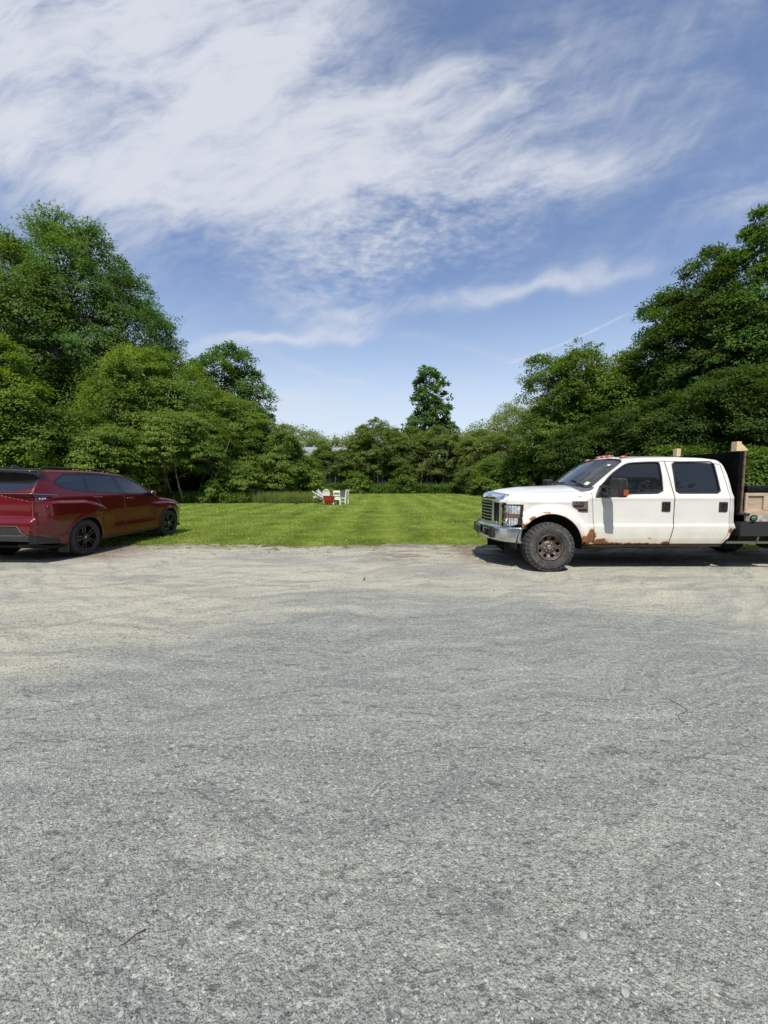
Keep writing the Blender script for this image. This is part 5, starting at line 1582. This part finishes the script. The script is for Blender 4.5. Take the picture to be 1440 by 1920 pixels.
def S_cls(x, y, z, zn):
    reg = np.full(x.shape, 'body', dtype='<U16'); side = zn < 1
    rear = (x < -.7)
    reg[(x > 2.46) & (zn >= 1) & (x < 3.62)] = 'hood'
    reg[inpoly(x, z, S_RD) & side] = 'rear_door'; reg[inpoly(x, z, S_FD) & side] = 'front_door'
    reg[(x > 3.45) & (z > .28) & (z < .72) & (y < .55)] = 'grille'
    reg[(x > 1.60) & (x < 2.40) & (zn == 2) & (y < .74)] = 'windshield'
    reg[inpoly(x, z, HULL) & side] = 'window_pillar'
    for nm, P in (('quarter_glass', QW), ('rear_glass', RW), ('front_glass', FW)): reg[inpoly(x, z, P) & side] = nm
    hat = rear & (zn >= 1) & (z > .86) & (y < .80) & (z < 1.70)
    reg[hat & (x < -.72)] = 'tailgate'
    gb = 1.345 + .10 * np.clip((y - .45) / .4, 0, 1) ** 1.5
    reg[rear & (z > gb) & (z < 1.69) & (zn >= 1) & (y < .78) & (x < -.73)] = 'tailgate_glass'
    # lamps wrap from the tailgate onto the haunch
    up = np.interp(x, [-1.1, -.57], [1.300, 1.262]); lo = np.interp(x, [-1.1, -.95, -.75, -.57], [1.165, 1.160, 1.20, 1.255])
    reg[(x < -.57) & (z < up) & (z > lo) & side] = 'tail_light'
    lo2 = np.interp(y, [.22, .75, .95], [1.265, 1.165, 1.16])
    reg[rear & (zn >= 1) & (x < -.9) & (z < 1.295) & (z > lo2) & (y > .22)] = 'tail_light'
    reg[(x < -.60) & (z < np.interp(x, [-1.1, -.95, -.6], [.56, .52, .44]))] = 'bumper_skirt'
    reg[rear & (zn >= 1) & (z < .70) & (y < np.interp(z, [.44, .56, .70], [.80, .72, .58]))] = 'bumper_skirt'
    reg[(z < .315) & side] = 'bumper_skirt'
    hlz = (x > 3.22) & (x < 3.66) & (z > np.interp(x, [3.2, 3.65], [.86, .74])) & (z < np.interp(x, [3.2, 3.65], [.90, .84])) & (y > .5)
    reg[hlz] = 'headlight'
    for cx in (0.0, 2.85):
        reg[(np.hypot(x - cx, z - .375) < .425) & (z < 1.0) & side] = ''
    return reg


M_greytrim = pmat('grey trim', (.09, .09, .095), .4)
M_red = paint('dark red metallic paint', (0.108, 0.0012, 0.0050), flake=.10, rough=.30, coat=.8)
M_sglass = glass_mat('suv glass', (.20, .22, .22), .35, ior=1.9)
M_swglass = glass_mat('suv front glass', (.55, .62, .62), .6, ior=2.1)
M_tail = pmat('tail lamp red', (.035, .002, .003), .08, coat=1.0)
sp_ = suv_sh.split(S_cls)
suv_sh.mesh(sp_['body'], 0, 'body', M_red, suv, solid=.015)
suv_sh.mesh(sp_['hood'], 0, 'hood', M_red, suv, solid=.01)
tg = suv_sh.mesh(sp_['tailgate'], 0, 'tailgate', M_red, suv, solid=.012)
suv_sh.mesh(sp_['tailgate_glass'], 0, 'rear_window', M_sglass, tg, inset=.004)
suv_sh.mesh(sp_['windshield'], 0, 'windshield', M_swglass, suv, inset=.004)
suv_sh.mesh(sp_['bumper_skirt'], 0, 'bumper_skirt', M_black, suv, inset=.006)
suv_sh.mesh(sp_['grille'], 0, 'grille', M_gloss, suv, inset=.01)
for s_ in (-1, 1):
    for nm, F, P in (('rear_door', 'rear_glass', RW), ('front_door', 'front_glass', FW)):
        d = suv_sh.mesh(sp_[nm], s_, 'door', M_red, suv, solid=.015)
        suv_sh.mesh(sp_[F], s_, 'window', M_swglass if F == 'front_glass' else M_sglass, d, inset=.006)
        hx, hz = (.36, 1.195) if nm == 'rear_door' else (1.33, 1.135)
        y_ = suv_sh.side_pt(hx, hz)[1]
        mb = MB(); mb.tube([(hx - .11, s_ * (y_ - .005), hz), (hx - .09, s_ * (y_ + .035), hz + .004), (hx + .09, s_ * (y_ + .035), hz - .006), (hx + .11, s_ * (y_ - .005), hz - .01)], [.014, .017, .017, .014], 8)
        mb.build('handle', M_red, d, smooth=True)
    suv_sh.mesh(sp_['quarter_glass'], s_, 'quarter_window', M_sglass, suv, inset=.006)
    suv_sh.mesh(sp_['window_pillar'], s_, 'window_pillar', M_gloss, suv, inset=.002)
    tl = suv_sh.mesh(sp_['tail_light'], s_, 'tail_light', M_tail, suv, inset=.001)
    suv_sh.line([(-1.02, 1.302), (-.57, 1.264)], s_, .004, .001, closed=False).build('chrome_strip', M_chromedull, tl)
    mb = MB()
    for q, (x_, z_) in enumerate(((-.90, 1.205), (-.86, 1.200), (-.82, 1.205))):
        y_ = suv_sh.side_pt(x_, z_)[1]; mb.ball((x_, s_ * (y_ + .0), z_), (.020, .006, .014), 8, 6)
    mb.build('lamp_reflector', M_reflect, tl, smooth=True)
    suv_sh.mesh(sp_['headlight'], s_, 'headlight', M_reflect, suv)
    # bright line round the side windows
    suv_sh.line(HULL, s_, .006, .001).build('window_trim', M_gloss, suv, smooth=True)
    # arch liners
    for cx in (0.0, 2.85):
        w = MB(); w.lathe([(.435, 0), (.435, .36)], (cx, -.915 if s_ < 0 else .555, .375), 'Y', 28, R(-14), R(194))
        w.quad((cx - .45, s_ * .55, .15), (cx + .45, s_ * .55, .15), (cx + .45, s_ * .55, .85), (cx - .45, s_ * .55, .85))
        w.build('wheel_well', M_blackmatt, suv)
        pts = [(cx + .425 * math.cos(R(a)), .375 + .425 * math.sin(R(a))) for a in range(-4, 186, 5)]
        suv_sh.line(pts, s_, .008, -.002, closed=False).build('arch_lip', M_black, suv, smooth=True)
        mb = MB(); mb.hexa([(cx - .43, s_ * .72, .13), (cx - .405, s_ * .72, .13), (cx - .405, s_ * .93, .13), (cx - .43, s_ * .93, .13), (cx - .425, s_ * .72, .40), (cx - .405, s_ * .72, .40), (cx - .405, s_ * .935, .40), (cx - .425, s_ * .935, .40)])
        mb.build('mud_flap', M_black, suv, bevel=.006)
    # mirror
    mb = MB(); mb.ball((2.02, s_ * 1.03, 1.235), (.075, .115, .075), 16, 10); mr = mb.build('side_mirror', M_red, suv, smooth=True)
    mb = MB(); mb.ball((1.985, s_ * 1.03, 1.235), (.05, .10, .062), 14, 8); mb.build('mirror_glass', M_gloss, mr, smooth=True)
    mb = MB(); mb.bar((2.05, s_ * .88, 1.19), (2.04, s_ * 1.0, 1.20), .09, .035).box(1.99, 2.06, s_ * 1.03 - .10, s_ * 1.03 + .10, 1.150, 1.175); mb.build('mirror_foot', M_gloss, mr, bevel=.01)
    # roof rail
    pts = []
    for i in range(24):
        x_ = -.62 + 2.0 * i / 23; i_ = int(np.argmin(np.abs(suv_sh.X - x_))); pts.append((x_, s_ * .60, suv_sh.Z[i_] + (.055 if 0 < i < 23 else .015)))
    mb = MB(); mb.tube(pts, .014, 8); mb.build('roof_rail', M_gloss, suv, smooth=True)
    # grey line along the lower rear bumper and reflector pocket
    suv_sh.line([(-1.02, .565), (-.85, .50), (-.60, .445), (-.46, .43)], s_, .004, .000, closed=False).build('bumper_trim', M_greytrim, suv)
seam_pts = [[(1.135, 1.68), (1.175, 1.25), (1.178, .8), (1.155, .34)], [(2.27, 1.17), (2.285, 1.05), (2.262, .6), (2.21, .33)], [(.32, 1.3), (.51, 1.0), (.475, .8), (.41, .52)]]
for P in seam_pts: seam(suv_sh, P, -1, suv, r=.0035)
mb = MB()
# tailgate corner shut line and spoiler
def end_pt(y, z):
    """point on the rear end surface"""
    i = int(np.argmin(np.abs(suv_sh.Z[:len(suv_sh.Z) // 3] - z))); return (suv_sh.X[i] - .004, y, z)
mb.tube([end_pt(-.83, .88), end_pt(-.83, 1.15)], .004, 5); mb.tube([end_pt(.83, .88), end_pt(.83, 1.15)], .004, 5)
mb.build('tailgate_seam', M_blackmatt, suv)
mb = MB(); n = 24; b = 0
for i in range(n + 1):
    y = -.76 + 1.52 * i / n; c = 1 - (abs(y) / .76) ** 4
    xr = -.80 - .17 * (.55 + .45 * c); zt = 1.742 - .03 * (abs(y) / .76) ** 2
    mb.v += [(-.66, y, zt + .018), (xr + .02, y, zt - .002), (xr, y, zt - .022), (xr + .05, y, zt - .045 - .05 * (1 - c)), (-.72, y, zt - .06)]
for i in range(n):
    for q in range(4): mb.f.append((i * 5 + q, i * 5 + q + 1, (i + 1) * 5 + q + 1, (i + 1) * 5 + q))
mb.f += [tuple(range(4, -1, -1)), tuple(n * 5 + q for q in range(5))]
mb.build('spoiler', M_gloss, suv, smooth=True)
for s_ in (-1, 1):
    mb = MB(); mb.add([(-.70, s_ * .77, 1.735), (-.93, s_ * .72, 1.70), (-.80, s_ * .745, 1.60), (-.70, s_ * .79, 1.725), (-.93, s_ * .735, 1.69), (-.80, s_ * .765, 1.60)], [(0, 1, 2), (5, 4, 3), (0, 3, 4, 1), (1, 4, 5, 2), (2, 5, 3, 0)])
    mb.build('spoiler_side', M_gloss, suv)
mb = MB(); mb.hexa([(-.55, -.035, 1.77), (-.33, -.025, 1.77), (-.33, .025, 1.77), (-.55, .035, 1.77), (-.53, -.008, 1.845), (-.48, -.006, 1.845), (-.48, .006, 1.845), (-.53, .008, 1.845)])
mb.build('roof_antenna', M_gloss, suv, bevel=.008)
mb = MB()
mb.tube([end_pt(y_, .72) for y_ in np.linspace(-.58, .58, 20)], .006, 6)
for s_ in (-1, 1): mb.tube([end_pt(s_ * .58, .72), end_pt(s_ * .66, .60), end_pt(s_ * .80, .52)], .007, 6)
mb.tube([end_pt(y_, .545) for y_ in np.linspace(-.70, .70, 20)], .008, 6)
mb.build('bumper_trim', M_greytrim, suv, smooth=True)
mb = MB(); mb.tube([(-.978, y_, 1.302) for y_ in np.linspace(-.82, .82, 20)], .005, 6); mb.build('chrome_strip', M_chromedull, tg, smooth=True)
for s_ in (-1, 1):
    mb = MB(); mb.tube([(-1.02, s_ * .55, .36), (-.6, s_ * .55, .34)], .030, 10); mb.build('exhaust', M_ruststeel, suv, smooth=True)
mb = MB(); mb.box(-.60, 3.6, -.80, .80, .24, .30).box(-.5, 3.4, -.55, .55, .3, .62); mb.tube([(-.02, -.8, .37), (-.02, .8, .37)], .05, 8); mb.tube([(2.85, -.8, .37), (2.85, .8, .37)], .045, 8)
mb.build('underbody', M_under, suv)
# cabin
mb = MB(); mb.box(-.6, 2.2, -.80, .80, .60, .64)
for s_ in (-1, 1): mb.box(-.5, 2.2, s_ * .80 - .02, s_ * .80 + .02, .62, 1.19)
mb.hexa([(1.95, -.78, .8), (2.35, -.78, .8), (2.35, .78, .8), (1.95, .78, .8), (1.98, -.76, 1.14), (2.3, -.74, 1.10), (2.3, .74, 1.10), (1.98, .76, 1.14)])
mb.build('cab_lining', M_blackmatt, suv)
for (sx, sy, wd) in ((1.25, -.38, .25), (1.25, .38, .25), (.35, -.4, .27), (.35, .4, .27), (-.45, 0, .55)):
    mb = MB(); mb.box(sx - .1, sx + .40, sy - wd, sy + wd, .66, .90)
    mb.hexa([(sx - .16, sy - wd, .8), (sx - .02, sy - wd, .8), (sx - .02, sy + wd, .8), (sx - .16, sy + wd, .8), (sx - .26, sy - wd * .85, 1.32), (sx - .16, sy - wd * .85, 1.32), (sx - .16, sy + wd * .85, 1.32), (sx - .26, sy + wd * .85, 1.32)])
    mb.box(sx - .28, sx - .19, sy - .12, sy + .12, 1.34, 1.50); mb.build('seat', M_seat, suv, bevel=.03)


def suv_wheel(x, y, s_, steer=0):
    root = empty('wheel', (x, y, .375)); root.parent = suv; root.rotation_euler = (0, 0, steer + (0 if s_ < 0 else math.pi))
    mb = MB(); mb.lathe([(.262, .03), (.268, 0), (.30, -.010), (.345, -.004), (.366, .012), (.374, .035), (.375, .05), (.370, .054), (.375, .058), (.375, .11), (.370, .113), (.375, .116), (.375, .18), (.366, .215), (.34, .235), (.262, .22)], (0, 0, 0), 'Y', 64)
    mb.build('tyre', M_rubber, root, smooth=True)
    nr, na_ = 24, 200; rs = np.linspace(.03, .262, nr); V_ = []; F_ = []
    def dep(r): return float(np.interp(r, [.03, .06, .12, .22, .25, .262], [.020, .014, .022, .010, .004, .0]))
    for i in range(nr):
        for j in range(na_):
            a = 2 * math.pi * j / na_; V_.append((rs[i] * math.cos(a), dep(rs[i]), rs[i] * math.sin(a)))
    for i in range(nr - 1):
        for j in range(na_):
            rc = (rs[i] + rs[i + 1]) / 2; a = 2 * math.pi * (j + .5) / na_; q = (a / (2 * math.pi / 5)) % 1 - .5; w = abs(q) * 2 * math.pi / 5 * rc
            sp0 = .012 + .085 * (rc - .05)
            if .075 < rc < .245 and not (sp0 - .006 < w < sp0 + .024): continue
            j2 = (j + 1) % na_; F_.append((i * na_ + j, i * na_ + j2, (i + 1) * na_ + j2, (i + 1) * na_ + j))
    mb = MB(); mb.add(V_, F_); rim = mb.build('rim', M_gloss, root, smooth=True, solid=.014)
    mb = MB(); mb.lathe([(.262, .004), (.25, .03), (.245, .2)], (0, 0, 0), 'Y', 40).lathe([(0, .13), (.165, .13), (.165, .15)], (0, 0, 0), 'Y', 30); mb.build('rim_barrel', M_black, rim, smooth=True)
    mb = MB(); mb.lathe([(0, .006), (.028, .008), (.034, .02)], (0, 0, 0), 'Y', 18); mb.build('hub_cap', M_chromedull, rim, smooth=True)


suv_wheel(0, -.945, -1); suv_wheel(2.85, -.945, -1, R(-2)); suv_wheel(0, .945, 1); suv_wheel(2.85, .945, 1)

# ================================================================ LAWN FURNITURE AND SMALL THINGS
M_white = pmat('chalky white paint', (.74, .72, .64), .7, var=.12, vscale=9)
M_dkgrey = pmat('dark grey weave', (.10, .10, .095), .8, var=.3, vscale=30)
def chair_frame(root, M, w=.44, d=.42, sh=.45, bh=.97, slats=4, mat=M_white, arms=False):
    mb = MB()
    for i in range(3): mb.box(-w / 2 + .0, w / 2, -d / 2 + i * d / 3 + .005, -d / 2 + (i + 1) * d / 3 - .005, sh - .03, sh)
    mb.build('seat', mat, root, bevel=.006)
    for sx in (-1, 1):
        mb = MB(); mb.bar((sx * (w / 2 - .025), d / 2 - .03, 0), (sx * (w / 2 - .025), d / 2 - .03, sh - .03), .05, .05); mb.build('leg', mat, root, bevel=.005)
        mb = MB(); mb.bar((sx * (w / 2 - .025), -d / 2 + .02, 0), (sx * (w / 2 - .025), -d / 2 + .02, sh), .055, .05); mb.build('leg', mat, root, bevel=.005)
    mb = MB()
    for sx in (-1, 1): mb.bar((sx * (w / 2 - .025), -d / 2 + .02, sh), (sx * (w / 2 - .025), -d / 2 - .06, bh), .055, .04)
    mb.box(-w / 2 + .05, w / 2 - .05, -d / 2 - .065, -d / 2 - .035, bh - .13, bh).box(-w / 2 + .05, w / 2 - .05, -d / 2 - .03, -d / 2 + .0, sh + .17, sh + .23)
    mb.box(-w / 2 + .05, w / 2 - .05, -d / 2 - .012, -d / 2 + .02, sh + .03, sh + .10)
    mb.box(-w / 2 + .05, w / 2 - .05, -d / 2 + .005, -d / 2 + .03, sh - .10, sh - .032)
    for i in range(slats):
        x = -w / 2 + .05 + (w - .1) * (i + .5) / slats; mb.bar((x, -d / 2 - .015, sh + .2), (x, -d / 2 - .05, bh - .1), .035, .015)
    mb.build('backrest', mat, root, bevel=.004)
    mb = MB(); mb.bar((-w / 2 + .03, d / 2 - .03, .2), (-w / 2 + .03, -d / 2 + .03, .2), .025, .035).bar((w / 2 - .03, d / 2 - .03, .2), (w / 2 - .03, -d / 2 + .03, .2), .025, .035); mb.build('stretcher', mat, root)


c = empty('slatted_chair', (-3.13, 25.85, 0), R(-6)); tag(c, 'white slatted wooden chair standing with its back to the yard', 'chair'); chair_frame(c, None, w=.48)
c = empty('tall_chair', (-2.74, 26.5, 0), R(68)); tag(c, 'white chair turned sideways at the right end of the lawn furniture', 'chair'); chair_frame(c, None, w=.46, slats=6, bh=1.02)
c = empty('folding_chair', (-2.95, 26.9, 0), R(10)); tag(c, 'dark grey folding chair between the two white wooden chairs', 'chair')
mb = MB(); mb.box(-.24, .24, -.22, .22, .42, .45); mb.build('seat', M_dkgrey, c, bevel=.008)
mb = MB(); mb.hexa([(-.24, -.24, .52), (.24, -.24, .52), (.24, -.21, .52), (-.24, -.21, .52), (-.24, -.34, .95), (.24, -.34, .95), (.24, -.31, .95), (-.24, -.31, .95)]); mb.build('backrest', M_dkgrey, c, bevel=.01)
for sx in (-1, 1):
    mb = MB(); mb.tube([(sx * .25, .25, 0), (sx * .25, -.20, .52), (sx * .25, -.34, .98)], .013, 6); mb.build('frame', M_blackmatt, c, smooth=True)
    mb = MB(); mb.tube([(sx * .25, -.28, 0), (sx * .25, .2, .44)], .013, 6); mb.build('leg', M_blackmatt, c, smooth=True)
# oval backed chair
c = empty('oval_chair', (-3.96, 26.35, 0), R(8)); tag(c, 'white chair with an oval back behind the red wheelbarrow', 'chair')
mb = MB(); q = [(.215 * math.cos(t), -.20 - .06 * (.75 + .24 * math.sin(t) - .5), .74 + .27 * math.sin(t)) for t in np.linspace(0, 2 * math.pi, 32, endpoint=False)]
mb.tube(q, .032, 8, closed=True)
bk_ = mb.build('backrest', M_white, c, smooth=True)
mb = MB()
vv = [(0, -.205, .74)] + [(.19 * math.cos(t), -.205 - .01, .74 + .24 * math.sin(t)) for t in np.linspace(0, 2 * math.pi, 24, endpoint=False)]
vv2 = [(x, y + .02, z) for x, y, z in vv]
mb.add(vv, [(0, 1 + (i + 1) % 24, 1 + i) for i in range(24)]); mb.add(vv2, [(0, 1 + i, 1 + (i + 1) % 24) for i in range(24)])
mb.build('back_panel', pmat('faded cane', (.55, .54, .47), .8, var=.2, vscale=30), bk_)
mb = MB(); mb.lathe([(0, .45), (.22, .45), (.235, .43), (.235, .40), (0, .39)], (0, 0, 0), 'Z', 24); mb.build('seat', M_white, c, smooth=True)
for sx in (-1, 1):
    for sy in (-1, 1):
        mb = MB(); mb.tube([(sx * .16, sy * .15, .42), (sx * .20, sy * .19, 0)], [.024, .014], 8); mb.build('leg', M_white, c, smooth=True)
    mb = MB(); mb.tube([(sx * .12, -.17, .43), (sx * .13, -.205, .55)], .02, 6); mb.build('back_post', M_white, c, smooth=True)
# red wheelbarrow
M_wred = pmat('red barrow paint', (.36, .018, .020), .35, coat=.4, var=.2)
c = empty('wheelbarrow', (-3.72, 25.7, 0), R(15)); tag(c, 'red wheelbarrow with black handles standing before the oval chair', 'wheelbarrow')
mb = MB(); rws = []
for (z, sx, sy, ox) in ((.13, .20, .17, 0), (.18, .29, .24, .01), (.40, .35, .30, .02), (.60, .37, .33, .03), (.615, .39, .35, .03)):
    rws.append([(ox + sx * math.copysign(abs(math.cos(t)) ** .6, math.cos(t)), sy * math.copysign(abs(math.sin(t)) ** .6, math.sin(t)), z) for t in np.linspace(0, 2 * math.pi, 32, endpoint=False)])
for r_ in rws: mb.v += r_
for k_ in range(len(rws) - 1):
    for i in range(32): mb.f.append((k_ * 32 + i, k_ * 32 + (i + 1) % 32, (k_ + 1) * 32 + (i + 1) % 32, (k_ + 1) * 32 + i))
mb.f.append(tuple(range(31, -1, -1)))
mb.build('tub', M_wred, c, smooth=True, solid=.012)
for sy in (-1, 1):
    mb = MB(); mb.tube([(.45, sy * .12, .20), (-.2, sy * .22, .24), (-.72, sy * .27, .46)], .018, 8); h = mb.build('handle', M_wred, c, smooth=True)
    mb = MB(); mb.tube([(-.60, sy * .255, .41), (-.75, sy * .272, .475)], .024, 8); mb.build('grip', M_blackmatt, h, smooth=True)
    mb = MB(); mb.tube([(-.12, sy * .2, .24), (-.22, sy * .22, .01), (-.05, sy * .2, .01), (.0, sy * .19, .23)], .014, 6); mb.build('leg', M_wred, c, smooth=True)
mb = MB(); mb.lathe([(.10, -.035), (.16, -.04), (.18, 0), (.16, .04), (.10, .035)], (.52, 0, .18), 'Y', 24); w = mb.build('wheel', M_rubber, c, smooth=True)
mb = MB(); mb.lathe([(0, -.03), (.10, -.02), (.10, .02), (0, .03)], (.52, 0, .18), 'Y', 16); mb.build('rim', M_white, w, smooth=True)
# collapsed pale umbrella leaning out of the grass
M_canvas = pmat('faded canvas', (.33, .36, .32), .85, var=.25, vscale=7)
c = empty('patio_umbrella', (-4.15, 26.9, 0)); tag(c, 'collapsed pale patio umbrella leaning out of the tall grass', 'umbrella')
A0 = Vector((.15, 0, .25)); D = Vector((-1.0, .1, .62)).normalized(); U0 = D.cross(Vector((0, 1, 0))).normalized(); W0 = D.cross(U0)
rg3 = random.Random(4)
mb = MB(); rings = 9; nn = 32
for k_ in range(rings):
    t = k_ / (rings - 1)
    for i in range(nn):
        a = 2 * math.pi * i / nn; rr_ = (.05 + .34 * t * (1 - .30 * t)) * (1 + (.28 * t) * math.cos(8 * a)) + rg3.uniform(-.012, .012)
        p = A0 + D * (t * .85 + (.12 * t * math.cos(8 * a + .5) if k_ > 5 else 0)) + (U0 * math.cos(a) + W0 * math.sin(a)) * rr_; mb.v.append((p.x, p.y, max(.02, p.z)))
for k_ in range(rings - 1):
    for i in range(nn): mb.f.append((k_ * nn + i, k_ * nn + (i + 1) % nn, (k_ + 1) * nn + (i + 1) % nn, (k_ + 1) * nn + i))
mb.build('canopy', M_canvas, c, smooth=True, solid=.006)
mb = MB(); e = A0 + D * 1.25; mb.tube([tuple(A0 - D * .2), tuple(e)], .018, 8); mb.build('pole', M_white, c, smooth=True)
for i in range(8):
    a = 2 * math.pi * i / 8; o1 = A0 + D * .1; o2 = A0 + D * rg3.uniform(.85, 1.0) + (U0 * math.cos(a) + W0 * math.sin(a)) * .30
    mb = MB(); mb.tube([tuple(o1), (o2.x, o2.y, max(.03, o2.z))], .008, 5); mb.build('rib', M_white, c)
# a blackbird in the grass
mb = MB()
sec = [(-.19, .006, .10), (-.15, .016, .105), (-.09, .026, .115), (-.05, .045, .125), (0, .058, .135), (.045, .052, .148), (.075, .036, .168), (.10, .034, .186), (.125, .028, .192), (.14, .012, .190), (.165, .003, .186)]
for x, r_, z in sec:
    for i in range(12):
        a = 2 * math.pi * i / 12; mb.v.append((x, r_ * math.cos(a), z + r_ * math.sin(a) * (1.0 if x > -.06 else .5)))
for k_ in range(len(sec) - 1):
    for i in range(12): mb.f.append((k_ * 12 + i, k_ * 12 + (i + 1) % 12, (k_ + 1) * 12 + (i + 1) % 12, (k_ + 1) * 12 + i))
for sy in (-.02, .02): mb.tube([(0, sy, .10), (-.012, sy, .05), (.004, sy, 0), (.035, sy, .002)], .004, 5)
b_ = mb.build('blackbird', M_blackmatt, smooth=True, loc=(-5.72, 25.1, .03)); b_.rotation_euler = (0, 0, R(12)); tag(b_, 'small black bird standing on the lawn by the tall grass', 'bird')
mb = MB(); mb.ball((.125, .024, .197), .005, 6, 4).ball((.125, -.024, .197), .005, 6, 4); mb.build('eye', pmat('eye', (.4, .25, .03), .2), b_)

# house far behind the thicket
hs = empty('house', (-9.1, 59, 0), R(9)); tag(hs, 'house with a grey metal roof glimpsed through the far thicket', 'house')
mb = MB(); mb.box(-3.1, 3.1, -1.9, 1.9, 0, 5.0); mb.add([(-3.1, -1.9, 5.0), (-3.1, 1.9, 5.0), (-3.1, 0, 6.7), (3.1, -1.9, 5.0), (3.1, 1.9, 5.0), (3.1, 0, 6.7)], [(0, 2, 1), (3, 4, 5)])
mb.build('wall', pmat('white clapboard', (.60, .61, .60), .8, var=.1), hs)
mb = MB(); 
for s_ in (-1, 1): mb.hexa([(-3.4, s_ * 2.25, 4.72), (3.4, s_ * 2.25, 4.72), (3.4, 0, 6.74), (-3.4, 0, 6.74), (-3.4, s_ * 2.25, 4.84), (3.4, s_ * 2.25, 4.84), (3.4, 0, 6.86), (-3.4, 0, 6.86)])
rf = mb.build('roof', pmat('grey metal roof', (.22, .235, .26), .55, .2, var=.15, vscale=2), hs)
for x_ in (-2.0, 0, 2.0):
    mb = MB(); mb.box(x_ - .45, x_ + .45, -1.93, -1.89, 2.6, 4.0); w = mb.build('window', M_gloss, hs)
    mb = MB(); mb.box(x_ - .52, x_ + .52, -1.96, -1.905, 2.52, 2.60).box(x_ - .52, x_ + .52, -1.96, -1.905, 4.0, 4.08).box(x_ - .02, x_ + .02, -1.96, -1.932, 2.6, 4.0); mb.build('frame', M_white, w)

# twigs and the few stones one can tell apart
twig('crooked dark twig lying on the gravel at the right', [(1.98, 2.56), (2.0, 2.48), (2.005, 2.43), (1.96, 2.40), (1.90, 2.375), (1.875, 2.33), (1.88, 2.27)], .0020)
twig('short curved twig near the bottom left corner', [(-.80, 1.18), (-.822, 1.168), (-.845, 1.14), (-.855, 1.135)], .0024)
twig('thin bent twig near the bottom centre of the gravel', [(.085, 1.08), (.12, 1.065), (.16, 1.07), (.18, 1.075)], .0014)
twig('small black twig standing out right of centre before the lawn', [(-.31, 5.8), (-.30, 5.88), (-.31, 5.95)], .010)
M_ps = pmat('pale stone', (.30, .31, .285), .8, var=.2, vscale=40, bump=.3, bscale=60)
def stone(label, x, y, r, seed):
    rs_ = np.random.default_rng(seed); mb = MB(); mb.ball((0, 0, 0), (r, r * .8, r * .4), 7, 5)
    mb.v = [tuple(np.array(v) * (1 + .12 * math.sin(v[0] / r * 3 + seed) + .08 * math.cos(v[1] / r * 4 + seed))) for v in mb.v]
    o = mb.build('stone', M_ps, smooth=False, loc=(x, y, r * .12)); o.rotation_euler = (0, 0, seed); tag(o, label, 'stone', 'larger pale stones set in the gravel')
stone('largest pale stone near the bottom right of the gravel', .66, 1.165, .018, 1)
stone('pale four sided stone at the bottom edge left of centre', -.245, .995, .011, 2)
stone('pale stone at the bottom edge, far left', -.745, .975, .010, 3)
stone('pale round stone near the bottom right, nearer than the largest', .71, 1.02, .014, 4)
stone('white pebble lying alone on the gravel before the lawn', -1.80, 6.1, .028, 5)
